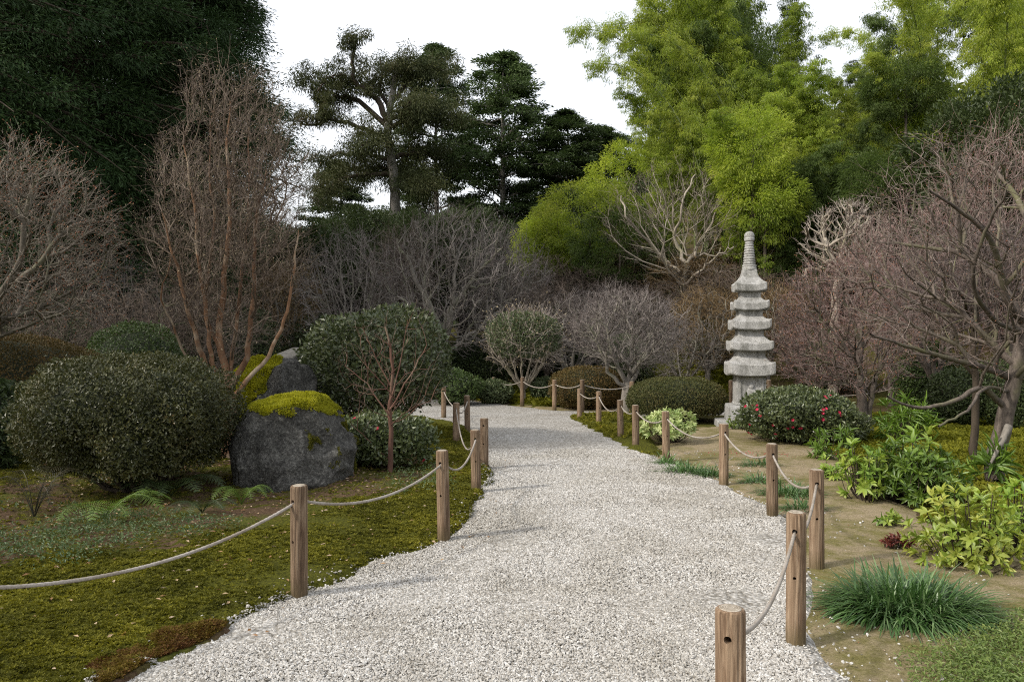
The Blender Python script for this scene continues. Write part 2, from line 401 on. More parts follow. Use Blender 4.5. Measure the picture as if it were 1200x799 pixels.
def ground_mat():
    m, t, out = nt('garden_ground')
    a = noise(t, .45, 5, .6, 'Object'); b = noise(t, 22, 6, .7, 'Object'); c = noise(t, 3.2, 4, .6, 'Object')
    r1 = ramp(t, [(.040,.045,.012), (.075,.075,.016), (.12,.115,.02)], [.3,.5,.7]); t.links.new(b.outputs[0], r1.inputs[0])
    r2 = ramp(t, [(.045,.030,.018), (.10,.07,.04)], [.3,.7]); t.links.new(b.outputs[0], r2.inputs[0])
    f = ramp(t, [(0,0,0),(1,1,1)], [.44,.58]); t.links.new(mathn(t,'ADD',mathn(t,'MULTIPLY',a.outputs[0],.6),mathn(t,'MULTIPLY',c.outputs[0],.4)), f.inputs[0])
    principled(t, out, mix(t, r1.outputs[0], r2.outputs[0], f.outputs[0]), .95, .1, b.outputs[0], .8, .03)
    return m
def soil_mat():
    m, t, out = nt('sandy_soil')
    a = noise(t, 1.3, 5, .65); b = noise(t, 70, 5, .75); c = noise(t, 9, 5, .7)
    r1 = ramp(t, [(.15,.115,.07), (.27,.215,.135), (.40,.34,.24)], [.28,.5,.75]); t.links.new(b.outputs[0], r1.inputs[0])
    r2 = ramp(t, [(.085,.08,.02), (.17,.155,.045)], [.3,.7]); t.links.new(b.outputs[0], r2.inputs[0])
    f = ramp(t, [(0,0,0),(.85,.85,.85)], [.44,.58]); t.links.new(mathn(t,'ADD',mathn(t,'MULTIPLY',a.outputs[0],.6),mathn(t,'MULTIPLY',c.outputs[0],.4)), f.inputs[0])
    principled(t, out, mix(t, r1.outputs[0], r2.outputs[0], f.outputs[0]), .95, .1, b.outputs[0], .9, .012)
    return m
def moss_ground_mat():
    m, t, out = nt('moss_bed')
    a = noise(t, 1.1, 5, .6); b = noise(t, 60, 5, .7); c = noise(t, 5, 5, .65)
    r1 = ramp(t, [(.022,.024,.005), (.07,.072,.009), (.15,.15,.015)], [.3,.52,.72]); t.links.new(b.outputs[0], r1.inputs[0])
    r2 = ramp(t, [(.055,.028,.014), (.12,.07,.035)], [.3,.7]); t.links.new(b.outputs[0], r2.inputs[0])
    f = ramp(t, [(0,0,0),(.8,.8,.8)], [.56,.70]); t.links.new(mathn(t,'ADD',mathn(t,'MULTIPLY',a.outputs[0],.55),mathn(t,'MULTIPLY',c.outputs[0],.45)), f.inputs[0])
    principled(t, out, mix(t, r1.outputs[0], r2.outputs[0], f.outputs[0]), .95, .1, b.outputs[0], 1, .02)
    return m
def litter_mat():
    m, t, out = nt('leaf_litter_soil')
    a = noise(t, 2.0, 5, .65); b = noise(t, 45, 5, .75)
    r1 = ramp(t, [(.035,.022,.013), (.09,.058,.034), (.17,.12,.08)], [.3,.52,.75]); t.links.new(b.outputs[0], r1.inputs[0])
    r2 = ramp(t, [(.04,.045,.01), (.10,.105,.018)], [.3,.7]); t.links.new(b.outputs[0], r2.inputs[0])
    f = ramp(t, [(0,0,0),(1,1,1)], [.46,.6]); t.links.new(a.outputs[0], f.inputs[0])
    principled(t, out, mix(t, r1.outputs[0], r2.outputs[0], f.outputs[0]), .95, .1, b.outputs[0], .9, .02)
    return m
def gravel_sheet_mat():
    m, t, out = nt('gravel_bed')
    tc = t.nodes.new('ShaderNodeTexCoord')
    v = t.nodes.new('ShaderNodeTexVoronoi'); v.inputs['Scale'].default_value = 42; v.inputs['Randomness'].default_value = 1
    t.links.new(tc.outputs['Object'], v.inputs['Vector'])
    sep = t.nodes.new('ShaderNodeSeparateColor'); t.links.new(v.outputs['Color'], sep.inputs[0])
    r = ramp(t, [(.25,.237,.21), (.35,.338,.31), (.45,.438,.41), (.57,.56,.535)], [0,.3,.7,1]); t.links.new(sep.outputs[0], r.inputs[0])
    e = ramp(t, [(1,1,1), (.55,.53,.5)], [.35,.75]); t.links.new(v.outputs['Distance'], e.inputs[0])
    big = noise(t, .8, 4, .6); rb = ramp(t, [(.82,.8,.77),(1,1,1)], [.35,.6]); t.links.new(big.outputs[0], rb.inputs[0])
    col = mix(t, r.outputs[0], e.outputs[0], 1.0, 'MULTIPLY'); col = mix(t, col, rb.outputs[0], 1.0, 'MULTIPLY')
    inv = mathn(t, 'SUBTRACT', 1.0, v.outputs['Distance'])
    principled(t, out, col, .85, .25, inv, .8, .012)
    return m
def stone_chip_mat():
    m, t, out = nt('gravel_stone')
    at = t.nodes.new('ShaderNodeAttribute'); at.attribute_name = 'rnd'
    r = ramp(t, [(.17,.155,.13), (.325,.305,.272), (.42,.403,.372), (.50,.487,.457), (.64,.63,.605)], [0,.12,.4,.75,1]); t.links.new(at.outputs['Fac'], r.inputs[0])
    n = noise(t, 90, 3, .6)
    r2 = ramp(t, [(.80,.79,.77),(1,1,1)], [.3,.6]); t.links.new(n.outputs[0], r2.inputs[0])
    n4 = noise(t, .9, 5, .65, dist=.5); r4 = ramp(t, [(.80,.785,.75),(1,1,1)], [.36,.56]); t.links.new(n4.outputs[0], r4.inputs[0])
    principled(t, out, mix(t, mix(t, r.outputs[0], r2.outputs[0], 1.0, 'MULTIPLY'), r4.outputs[0], 1.0, 'MULTIPLY'), .8, .3)
    return m
def granite_mat(name='granite', base=(.40,.395,.38), dark=(.15,.148,.14), lich=(.24,.24,.18)):
    m, t, out = nt(name)
    a = noise(t, 75, 3, .8); b = noise(t, 5, 6, .7); c = noise(t, 14, 5, .7)
    r1 = ramp(t, [dark, base, tuple(min(1, x*1.45) for x in base)], [.33,.5,.68]); t.links.new(a.outputs[0], r1.inputs[0])
    r2 = ramp(t, [(.62,.62,.59),(1,1,1)], [.34,.56]); t.links.new(b.outputs[0], r2.inputs[0])
    col = mix(t, r1.outputs[0], r2.outputs[0], 1.0, 'MULTIPLY')
    r3 = ramp(t, [(0,0,0),(.55,.55,.55)], [.60,.72]); t.links.new(c.outputs[0], r3.inputs[0])
    col = mix(t, col, lich, r3.outputs[0])
    sn = noise(t, 9, 5, .7, sc=(1, 1, .12)); rs_ = ramp(t, [(.58,.58,.56),(1,1,1)], [.38,.54]); t.links.new(sn.outputs[0], rs_.inputs[0]); col = mix(t, col, rs_.outputs[0], .75, 'MULTIPLY')
    principled(t, out, col, .88, .25, a.outputs[0], .5, .008)
    return m
def rock_mat():
    m, t, out = nt('boulder_rock')
    a = noise(t, 34, 8, .8); b = noise(t, 3.5, 7, .75, dist=1.2); c = noise(t, 11, 7, .8)
    r1 = ramp(t, [(.03,.029,.026), (.10,.097,.088), (.28,.272,.245)], [.36,.52,.68]); t.links.new(a.outputs[0], r1.inputs[0])
    r2 = ramp(t, [(.6,.6,.6),(1.5,1.5,1.5)], [.38,.62]); t.links.new(b.outputs[0], r2.inputs[0])
    col = mix(t, r1.outputs[0], r2.outputs[0], 1.0, 'MULTIPLY')
    r3 = ramp(t, [(0,0,0),(.75,.75,.75)], [.57,.64]); t.links.new(c.outputs[0], r3.inputs[0])
    col = mix(t, col, (.27,.27,.24), r3.outputs[0])
    s = mathn(t, 'ADD', mathn(t,'MULTIPLY',a.outputs[0],.5), c.outputs[0])
    principled(t, out, col, .85, .3, s, 1.0, .06)
    return m
def wood_mat():
    m, t, out = nt('post_wood')
    a = noise(t, 26, 6, .7, sc=(1.6, 1.6, .11), dist=1.0); b = noise(t, 3.0, 4, .6, sc=(1, 1, .6)); oi = t.nodes.new('ShaderNodeObjectInfo')
    r1 = ramp(t, [(.045,.028,.017), (.135,.085,.052), (.25,.175,.115), (.36,.275,.195)], [.3,.46,.58,.75]); t.links.new(a.outputs[0], r1.inputs[0])
    r2 = ramp(t, [(.14,.095,.058), (.27,.20,.13)], [.35,.65]); t.links.new(a.outputs[0], r2.inputs[0])
    f = ramp(t, [(0,0,0),(.9,.9,.9)], [.40,.66]); t.links.new(b.outputs[0], f.inputs[0])
    col = mix(t, r1.outputs[0], r2.outputs[0], f.outputs[0])
    # green algae creeping up the foot
    tc = t.nodes.new('ShaderNodeTexCoord'); sx = t.nodes.new('ShaderNodeSeparateXYZ'); t.links.new(tc.outputs['Object'], sx.inputs[0])
    z = mathn(t, 'ADD', sx.outputs[2], mathn(t, 'MULTIPLY', b.outputs[0], .22))
    g = ramp(t, [(.75,.75,.75),(0,0,0)], [.10,.24]); t.links.new(z, g.inputs[0])
    col = mix(t, col, (.085,.07,.03), g.outputs[0])
    hs = t.nodes.new('ShaderNodeHueSaturation'); t.links.new(col, hs.inputs['Color'])
    t.links.new(mathn(t,'ADD',mathn(t,'MULTIPLY',oi.outputs['Random'],.55),.62), hs.inputs['Value'])
    principled(t, out, hs.outputs[0], .85, .25, a.outputs[0], .9, .006)
    return m
def endgrain_mat():
    m, t, out = nt('post_end_grain')
    tc = t.nodes.new('ShaderNodeTexCoord'); w = t.nodes.new('ShaderNodeTexWave'); w.wave_type = 'RINGS'; w.rings_direction = 'Z'
    w.inputs['Scale'].default_value = 42; w.inputs['Distortion'].default_value = 2.5; w.inputs['Detail'].default_value = 3
    t.links.new(tc.outputs['Object'], w.inputs['Vector'])
    n = noise(t, 30, 4, .7)
    r = ramp(t, [(.30,.26,.20), (.46,.41,.34)]); t.links.new(w.outputs[0], r.inputs[0])
    r2 = ramp(t, [(.55,.52,.48),(1,1,1)], [.35,.6]); t.links.new(n.outputs[0], r2.inputs[0])
    principled(t, out, mix(t, r.outputs[0], r2.outputs[0], 1.0, 'MULTIPLY'), .9, .2, w.outputs[0], .4, .003)
    return m
def rope_mat():
    m, t, out = nt('rope_fibre')
    n = noise(t, 120, 4, .7); b = noise(t, 6, 3, .6)
    r = ramp(t, [(.24,.21,.18), (.42,.39,.35)], [.3,.7]); t.links.new(n.outputs[0], r.inputs[0])
    r2 = ramp(t, [(.72,.68,.62),(1,1,1)], [.35,.6]); t.links.new(b.outputs[0], r2.inputs[0])
    principled(t, out, mix(t, r.outputs[0], r2.outputs[0], 1.0, 'MULTIPLY'), .9, .2, n.outputs[0], .5, .002)
    return m
def plain(name, c1, c2, sc=8, rough=.8, bstr=.3):
    m, t, out = nt(name); n = noise(t, sc, 5, .65)
    r = ramp(t, [c1, c2], [.3,.7]); t.links.new(n.outputs[0], r.inputs[0])
    principled(t, out, r.outputs[0], rough, .3, n.outputs[0], bstr, .02); return m
MT['ground'] = ground_mat(); MT['soil'] = soil_mat(); MT['mossbed'] = moss_ground_mat(); MT['litter'] = litter_mat()
MT['gravel'] = gravel_sheet_mat(); MT['chip'] = stone_chip_mat(); MT['granite'] = granite_mat(); MT['rock'] = rock_mat()
MT['rock_pale'] = granite_mat('grey_rock', (.12,.118,.11), (.05,.05,.048), (.09,.09,.06))
MT['wood'] = wood_mat(); MT['endgrain'] = endgrain_mat(); MT['rope'] = rope_mat()
MT['core'] = plain('foliage_shade_core', (.010,.014,.006), (.022,.028,.010), 12)  # near-black green: shade of the dense interior put into the colour
MT['plaster'] = plain('plaster', (.42,.41,.38), (.55,.54,.50), 3); MT['rooftile'] = plain('roof_tile', (.24,.24,.26), (.38,.38,.41), 18)
MT['darkwood'] = plain('dark_timber', (.03,.022,.016), (.07,.05,.035), 10)
MT['glass'] = plain('dark_pane', (.02,.022,.025), (.04,.042,.045), 2, .15, 0)
# ================================================================== CAMERA AND LIGHT
cam = bpy.data.cameras.new('camera'); cam.lens = 27; cam.sensor_width = 36; cam.clip_end = 2000; cam.clip_start = .05
co = bpy.data.objects.new('camera', cam); C.objects.link(co); co.location = (0, 0, CAM_H); co.rotation_euler = (math.radians(90), 0, 0)
scene.camera = co
SUN_EL, SUN_AZ = 38.0, math.atan2(-.45, -1.0)      # direction towards the sun: from the left, a little behind the camera
sd = Vector((math.cos(SUN_AZ)*math.cos(math.radians(SUN_EL)), math.sin(SUN_AZ)*math.cos(math.radians(SUN_EL)), math.sin(math.radians(SUN_EL))))
sun = bpy.data.lights.new('sun', 'SUN'); sun.energy = 3.0; sun.angle = math.radians(4); sun.color = (1, .94, .85)
so = bpy.data.objects.new('sun', sun); C.objects.link(so); so.rotation_euler = sd.to_track_quat('Z', 'Y').to_euler(); so.location = sd*60
w = bpy.data.worlds.new('World'); scene.world = w; w.use_nodes = True; t = w.node_tree; t.nodes.clear()
wo = t.nodes.new('ShaderNodeOutputWorld')
sky = t.nodes.new('ShaderNodeTexSky'); sky.sky_type = 'NISHITA'; sky.sun_disc = False
sky.sun_elevation = math.radians(SUN_EL); sky.sun_rotation = math.atan2(sd.x, sd.y); sky.air_density = 1; sky.dust_density = 4
bg = t.nodes.new('ShaderNodeBackground'); bg.inputs['Strength'].default_value = .06; t.links.new(sky.outputs[0], bg.inputs[0])
# thin bright cloud sheet over the whole sky
n = noise(t, 1.6, 6, .6, 'Generated', (1, 1, 2.5)); rc = ramp(t, [(.78,.80,.84), (.95,.955,.965), (1.05,1.05,1.05)], [.32,.5,.66]); t.links.new(n.outputs[0], rc.inputs[0])
cl = t.nodes.new('ShaderNodeBackground'); cl.inputs['Strength'].default_value = .89; t.links.new(rc.outputs[0], cl.inputs[0])
ad = t.nodes.new('ShaderNodeAddShader'); t.links.new(bg.outputs[0], ad.inputs[0]); t.links.new(cl.outputs[0], ad.inputs[1]); t.links.new(ad.outputs[0], wo.inputs[0])
scene.view_settings.view_transform = 'Standard'; scene.view_settings.look = 'None'; scene.view_settings.exposure = .22; scene.view_settings.gamma = 1
scene.render.engine = 'CYCLES'; scene.cycles.max_bounces = 6; scene.cycles.diffuse_bounces = 3; scene.cycles.glossy_bounces = 2
scene.cycles.transmission_bounces = 4; scene.cycles.use_denoising = False; scene.cycles.pixel_filter_type = 'BLACKMAN_HARRIS'; scene.cycles.filter_width = 1.1

# ================================================================== GROUND
_grids = {}
def poly_sd(P, poly):
    """signed distance (inside positive); many points are read off a cached fine grid"""
    if len(P) < 30000: return poly_sd0(P, poly)
    key = id(poly); A = np.array(poly); x0, y0 = A.min(0)-.5; x1, y1 = A.max(0)+.5; h = .05
    if key not in _grids:
        nx, ny = int((x1-x0)/h)+2, int((y1-y0)/h)+2
        # coarse then exact only near the outline
        gx, gy_ = np.meshgrid(x0+np.arange(nx)*h, y0+np.arange(ny)*h, indexing='ij'); Q = np.stack([gx.ravel(), gy_.ravel()], 1)
        _grids[key] = (poly_sd0(Q, A).reshape(nx, ny), poly)
    G = _grids[key][0]; u = np.clip((P[:, 0]-x0)/h, 0, G.shape[0]-1.001); v = np.clip((P[:, 1]-y0)/h, 0, G.shape[1]-1.001)
    out = (P[:, 0] < x0) | (P[:, 0] > x1) | (P[:, 1] < y0) | (P[:, 1] > y1)
    i, j = u.astype(int), v.astype(int); a, b = u-i, v-j
    r = G[i, j]*(1-a)*(1-b)+G[i+1, j]*a*(1-b)+G[i, j+1]*(1-a)*b+G[i+1, j+1]*a*b
    return np.where(out, np.minimum(r, -.5), r)
def poly_sd0(P, poly):
    """signed distance (inside positive) of points P(n,2) to a closed polygon"""
    A = np.array(poly); B = np.roll(A, -1, 0); out = np.full(len(P), 1e9); ins = np.zeros(len(P), bool)
    for a, b in zip(A, B):
        ab = b-a; tt = np.clip(((P-a)@ab)/max(ab@ab, 1e-9), 0, 1)
        out = np.minimum(out, np.linalg.norm(P-a-tt[:, None]*ab, axis=1))
        c = ((a[1] > P[:, 1]) != (b[1] > P[:, 1]))
        with np.errstate(divide='ignore', invalid='ignore'):
            xi = (b[0]-a[0])*(P[:, 1]-a[1])/(b[1]-a[1])+a[0]
        ins ^= c & (P[:, 0] < xi)
    return np.where(ins, out, -out)
def rough_poly(pts, seed=1, amp=.03, step=.12):
    """rounds a coarse outline and roughens it"""
    p = np.array(pts, float); m = len(p); q = []
    for i in range(m):
        a, b, c, d = p[i-1], p[i], p[(i+1) % m], p[(i+2) % m]
        k = max(2, min(60, int(np.linalg.norm(c-b)/step)))
        for u in np.arange(k)/k:
            q.append(.5*(2*b+(c-a)*u+(2*a-5*b+4*c-d)*u*u+(-a+3*b-3*c+d)*u**3))
    q = np.array(q); r = np.random.RandomState(seed); n = r.randn(len(q), 2); n = (n+np.roll(n, 1, 0)+np.roll(n, -1, 0))/1.7
    return q+n*amp
PATH = rough_poly([(-2.7,-4),(-2.6,0),(-2.2,2.2),tuple(gy(150,799)),tuple(gy(250,751)),tuple(gy(350,707)),tuple(gy(425,676)),tuple(gy(445,662)),tuple(gy(515,644)),tuple(gy(550,615)),
    tuple(gy(574,582)),tuple(gy(579,566)),tuple(gy(572,548)),tuple(gy(562,527)),tuple(gy(553,508)),tuple(gy(533,497)),tuple(gy(505,491)),tuple(gy(460,488)),tuple(gy(380,486)),tuple(gy(200,484)),(-14,15.5),
    (-14,20),tuple(gy(250,467)),tuple(gy(440,467)),tuple(gy(525,468.5)),tuple(gy(562,473)),tuple(gy(610,479)),tuple(gy(648,483)),tuple(gy(690,484)),tuple(gy(745,484)),tuple(gy(850,481)),tuple(gy(960,480)),
    tuple(gy(960,484)),tuple(gy(850,485.5)),tuple(gy(745,488)),tuple(gy(700,488)),tuple(gy(676,489.5)),tuple(gy(677,495)),tuple(gy(700,506)),tuple(gy(740,528)),tuple(gy(790,551)),tuple(gy(832,567)),
    tuple(gy(872,587)),tuple(gy(903,609)),tuple(gy(919,660)),tuple(gy(925,757)),(1.42,3.0),(1.5,1.2),(1.6,-4)], 2, .022)
def patch(name, poly, res, hfun, mat, smooth=True):
    A = np.array(poly); x0, y0 = A.min(0)-.3; x1, y1 = A.max(0)+.3
    nx, ny = int((x1-x0)/res)+1, int((y1-y0)/res)+1
    gx, gyy = np.meshgrid(np.linspace(x0, x1, nx), np.linspace(y0, y1, ny), indexing='ij'); P = np.stack([gx.ravel(), gyy.ravel()], 1)
    sd = poly_sd(P, A); z = hz(P[:, 0], P[:, 1])+hfun(P, sd)
    V = np.column_stack([P, z]); ok = (sd > -.32).reshape(nx, ny)
    c = ok[:-1, :-1] & ok[1:, :-1] & ok[:-1, 1:] & ok[1:, 1:]; i, j = np.nonzero(c); a = i*ny+j
    F = np.stack([a, a+ny, a+ny+1, a+1], 1)
    used, inv = np.unique(F, return_inverse=True)
    o = build(name, V[used], inv.reshape(-1, 4), mat, smooth=smooth); return o
n1, n2, n3 = Noise3(1, 12, 3.0), Noise3(2, 14, 14.0), Noise3(3, 20, 50.0)
def n2d(N, P): return N(np.column_stack([P, np.zeros(len(P))]))
# ground sheet to the horizon
u = np.linspace(-1, 1, 321); gxx = np.sinh(u*5.2)/np.sinh(5.2)*420; gyy_ = np.sinh(u*5.2)/np.sinh(5.2)*420+8
X, Y = np.meshgrid(gxx, gyy_, indexing='ij'); Z = hz(X, Y)+.012*Noise3(9, 12, 1.5)(np.stack([X, Y, 0*X], -1))*(np.hypot(X, Y) < 60)-.012
i, j = np.meshgrid(np.arange(320), np.arange(320), indexing='ij'); a = (i*321+j).ravel()
tag(build('ground', np.stack([X, Y, Z], -1).reshape(-1, 3), np.stack([a, a+321, a+322, a+1], 1), MT['ground'], smooth=True), kind='structure')
edge = lambda sd, w: sst((sd+w*.5)/w)
tag(patch('gravel_path', PATH, .06, lambda P, sd: -.03+.055*edge(sd+.14, .16)+.004*n2d(n1, P), MT['gravel']), kind='structure')
MOSS_L = rough_poly([(-9,-1),(-2.75,-1),(-2.3,2.2),tuple(gy(148,799)),tuple(gy(248,751)),tuple(gy(346,708)),tuple(gy(422,677)),tuple(gy(436,658)),tuple(gy(512,645)),tuple(gy(548,616)),
    tuple(gy(573,583)),tuple(gy(578,566)),tuple(gy(571,548)),tuple(gy(561,527)),tuple(gy(552,508)),tuple(gy(532,497)),tuple(gy(505,492)),tuple(gy(460,489)),tuple(gy(380,487)),(-7,14.5),(-11,14.6)], 5, .03)
def mossh(P, sd): return -.035+.095*edge(sd-.02-.03*n2d(n2, P), .10)+.018*n2d(n1, P)+.014*n2d(n2, P)+.009*n2d(n3, P)
tag(patch('moss_bank', MOSS_L, .045, mossh, MT['mossbed']), kind='structure')
LITTER = rough_poly([tuple(gy(-60,690)),tuple(gy(60,668)),tuple(gy(200,652)),tuple(gy(300,625)),tuple(gy(430,592)),tuple(gy(500,572)),tuple(gy(520,545)),tuple(gy(480,530)),tuple(gy(400,530)),tuple(gy(280,540)),tuple(gy(120,560)),tuple(gy(-60,590))], 8, .06)
tag(patch('bare_soil', LITTER, .05, lambda P, sd: mossh(P, sd*0+1)-.03+.034*edge(sd, .5)-.03*(sd < -.14), MT['litter']), kind='structure')
ISLE = rough_poly([tuple(gy(674,490)),tuple(gy(676,496)),tuple(gy(700,508)),tuple(gy(742,530)),tuple(gy(772,536)),tuple(gy(760,515)),tuple(gy(742,500)),tuple(gy(740,489))], 11, .03, .1)
tag(patch('moss_island', ISLE, .04, lambda P, sd: -.03+.10*edge(sd, .2)+.02*n2d(n2, P), MT['mossbed']), kind='structure')
SOIL = rough_poly([(1.62,-2),(1.52,1.2),(1.44,3.0),tuple(gy(927,757)),tuple(gy(921,660)),tuple(gy(905,609)),tuple(gy(874,587)),tuple(gy(834,567)),tuple(gy(792,551)),tuple(gy(765,536)),tuple(gy(790,515)),tuple(gy(840,500)),
    tuple(gy(900,505)),tuple(gy(960,528)),tuple(gy(1010,560)),tuple(gy(1070,600)),tuple(gy(1130,640)),tuple(gy(1260,660)),(5.2,3.6),(5.0,-2)], 12, .04)
tag(patch('soil_bed', SOIL, .05, lambda P, sd: -.03+.048*edge(sd, .3)+.010*n2d(n1, P)+.004*n2d(n2, P), MT['soil']), kind='structure')
FAR = rough_poly([tuple(gy(500,466)),tuple(gy(562,471.5)),tuple(gy(612,477)),tuple(gy(650,481.5)),tuple(gy(745,482.5)),tuple(gy(745,472)),tuple(gy(640,466)),tuple(gy(520,461))], 13, .06)
tag(patch('sandy_verge', FAR, .12, lambda P, sd: -.03+.05*edge(sd, .4)+.01*n2d(n1, P), MT['soil']), kind='structure')
FARM = rough_poly([tuple(gy(905,487)),tuple(gy(1320,487)),(9.5,6.5),(6.6,4.6),tuple(gy(1150,622)),tuple(gy(1080,585)),tuple(gy(1010,548)),tuple(gy(945,514)),tuple(gy(915,500))], 14, .06)
fmh = lambda P, sd: -.03+.05*edge(sd, .3)+.02*n2d(n1, P)+.008*n2d(n2, P)
tag(patch('moss_lawn', FARM, .08, fmh, MT['mossbed']), kind='structure')
VERG = rough_poly([tuple(gy(380,466)),tuple(gy(520,467)),tuple(gy(562,470)),tuple(gy(612,475.5)),tuple(gy(650,478.5)),tuple(gy(860,476)),tuple(gy(860,462)),tuple(gy(520,457)),tuple(gy(380,457))], 15, .06)
tag(patch('moss_verge', VERG, .12, lambda P, sd: -.02+.07*edge(sd, .4)+.02*n2d(n1, P), MT['mossbed']), kind='structure')
def gh(P):      # top of whatever lies at P, roughly
    z = hz(P[:, 0], P[:, 1]); s = poly_sd(P, PATH)
    m = poly_sd(P, MOSS_L); z = z+np.where(m > 0, mossh(P, m), 0)+np.where(s > .05, .022, 0)
    return z

# gravel stones
def stones(P, size, z, seed=0):
    r = np.random.RandomState(seed); n = len(P)
    base = np.array([[1,0,0],[-1,0,0],[0,1,0],[0,-1,0],[0,0,1],[0,0,-1],[.6,.6,.5],[-.6,.55,.5],[.55,-.6,.5],[-.6,-.6,.45]], float)
    Fb = np.array([[4,6,7],[4,7,9],[4,9,8],[4,8,6],[6,0,2],[6,2,7],[7,2,1],[7,1,9],[9,1,3],[9,3,8],[8,3,0],[8,0,6],[0,5,2],[2,5,1],[1,5,3],[3,5,0]])
    V = base[None]*(1+.28*r.randn(n, 10, 1).clip(-1.3, 1.3)); V *= size[:, None, None]*np.stack([.7+.6*r.rand(n), .5+.45*r.rand(n), .35+.35*r.rand(n)], 1)[:, None]
    a, b, c = r.rand(n)*2*PI, r.randn(n)*.45, r.randn(n)*.45
    ca, sa, cb, sb, cc, sc = np.cos(a), np.sin(a), np.cos(b), np.sin(b), np.cos(c), np.sin(c)
    x, y, zz = V[..., 0], V[..., 1], V[..., 2]
    y, zz = y*cb[:, None]-zz*sb[:, None], y*sb[:, None]+zz*cb[:, None]; x, zz = x*cc[:, None]-zz*sc[:, None], x*sc[:, None]+zz*cc[:, None]
    x, y = x*ca[:, None]-y*sa[:, None], x*sa[:, None]+y*ca[:, None]
    V = np.stack([x+P[:, 0:1], y+P[:, 1:2], zz+z[:, None]], -1)
    F = (Fb[None]+(np.arange(n)*10)[:, None, None]).reshape(-1, 3)
    return V.reshape(-1, 3), F, np.repeat(r.rand(n), 10)
r = np.random.RandomState(4); n = 720000; yy = 2.3+(10.5-2.3)*r.rand(n)**1.7; xx = -3.2+r.rand(n)*6.2
P = np.column_stack([xx, yy]); vis = np.abs(xx) < yy*.70+.25; P = P[vis]; s = poly_sd(P, PATH)
keep = (s > -.05-.03*n2d(n2, P)) | ((s > -.35) & (r.rand(len(P)) < .16*np.exp(s/.07))) | ((s > -1.2) & (P[:, 0] > 0) & (r.rand(len(P)) < .006))
P, s = P[keep], s[keep]; sz = (.0048+.0044*r.rand(len(P))**1.8)*(1+.045*P[:, 1])
zt = np.where(s > -.12, .025+.004*n2d(n1, P)+.004*n2d(Noise3(88, 14, 6.0), P), .02)+.003*r.rand(len(P)); m = poly_sd(P, MOSS_L); zt = np.where(m > 0, np.maximum(zt, mossh(P, m)+.004), zt)
v, f, rr = stones(P, sz, zt, 5); print('stones', len(P))
tag(build('gravel', v, f, MT['chip'], rnd=rr), 'loose pale grey and white gravel covering the winding path', 'gravel', kind='stuff')

# moss fronds
def moss_tufts(name, poly, n, y0, y1, pw, size, hf, mat, label, excl=None, xr=(-7, 7), seed=3, dens=None):
    r = np.random.RandomState(seed); yy = y0+(y1-y0)*r.rand(n)**pw; xx = xr[0]+(xr[1]-xr[0])*r.rand(n)
    P = np.column_stack([xx, yy]); P = P[np.abs(P[:, 0]) < P[:, 1]*.72+.3]; s = poly_sd(P, poly); k = s > .01
    if excl is not None: k &= ((poly_sd(P, excl) < .05) | (r.rand(len(P)) < .12))
    P, s = P[k], s[k]
    k = n2d(Noise3(31, 12, 2.6), P)+.35*n2d(Noise3(32, 12, 9.0), P)+.8*r.rand(len(P)) > -.12
    P, s = P[k], s[k]; m = len(P); z = hz(P[:, 0], P[:, 1])+hf(P, s)
    L0 = size*(.6+.8*r.rand(m))*(1+.09*P[:, 1]); B = np.column_stack([P, z-.004+.006*r.rand(m)]); K = 5; th = (np.arange(K)/K*2*PI)[None]+r.rand(m, 1)*6
    D = nrm(np.stack([np.cos(th), np.sin(th), .35+.7*r.rand(m, K)], -1).reshape(-1, 3)+r.randn(m*K, 3)*.18); B = np.repeat(B, K, 0); L = np.repeat(L0, K)*(.7+.6*r.rand(m*K)); rq = np.clip(np.repeat(r.rand(m), K)*.8+.2*r.rand(m*K), 0, 1); m = m*K
    v, f, rn = leaves(B, D, nrm(r.randn(m, 3)+np.array([0, 0, .8])), L, L*.5, T_DIAMOND, rq)
    return tag(build(name, v, f, mat, rnd=rn), label, 'moss', kind='stuff')
moss_tufts('moss', MOSS_L, 340000, 2.6, 14, 2.0, .012, mossh, MT['moss'], 'olive green moss carpet on the bank left of the path', LITTER, (-6, .3))
moss_tufts('moss', ISLE, 9000, 10, 16, 1, .02, lambda P, sd: -.03+.10*edge(sd, .2)+.02*n2d(n2, P), MT['moss'], 'dark moss tongue at the right bend of the gravel path', None, (.8, 3), 5)
moss_tufts('moss', FARM, 60000, 5.5, 15.5, 1.2, .03, fmh, MT['moss_gold'], 'golden green moss lawn under the trees right of the pagoda', None, (2, 9), 6)
moss_tufts('moss', VERG, 24000, 17, 24, 1.0, .05, lambda P, sd: -.02+.07*edge(sd, .4)+.02*n2d(n1, P), MT['moss_gold'], 'golden green moss verge behind the far rope posts', None, (-6, 7), 7)

EDGE_M = rough_poly([tuple(gy(108,788)),tuple(gy(150,768)),tuple(gy(200,748)),tuple(gy(262,735)),tuple(gy(270,744)),tuple(gy(225,760)),tuple(gy(185,780)),tuple(gy(120,812))], 71, .03, .06)
emh = lambda P, sd: .02+.05*edge(sd, .16)*(.6+.5*n2d(n2, P))
tag(patch('moss_edge', EDGE_M, .02, lambda P, sd: emh(P, sd)-.035*(sd < -.02), MT['litter']), kind='structure')
moss_tufts('moss', EDGE_M, 60000, 3.2, 4.2, 1.0, .013, emh, MT['rust_moss'], 'rusty brown moss cushions at the lower left gravel edge', None, (-2.4, -1.2), 9)

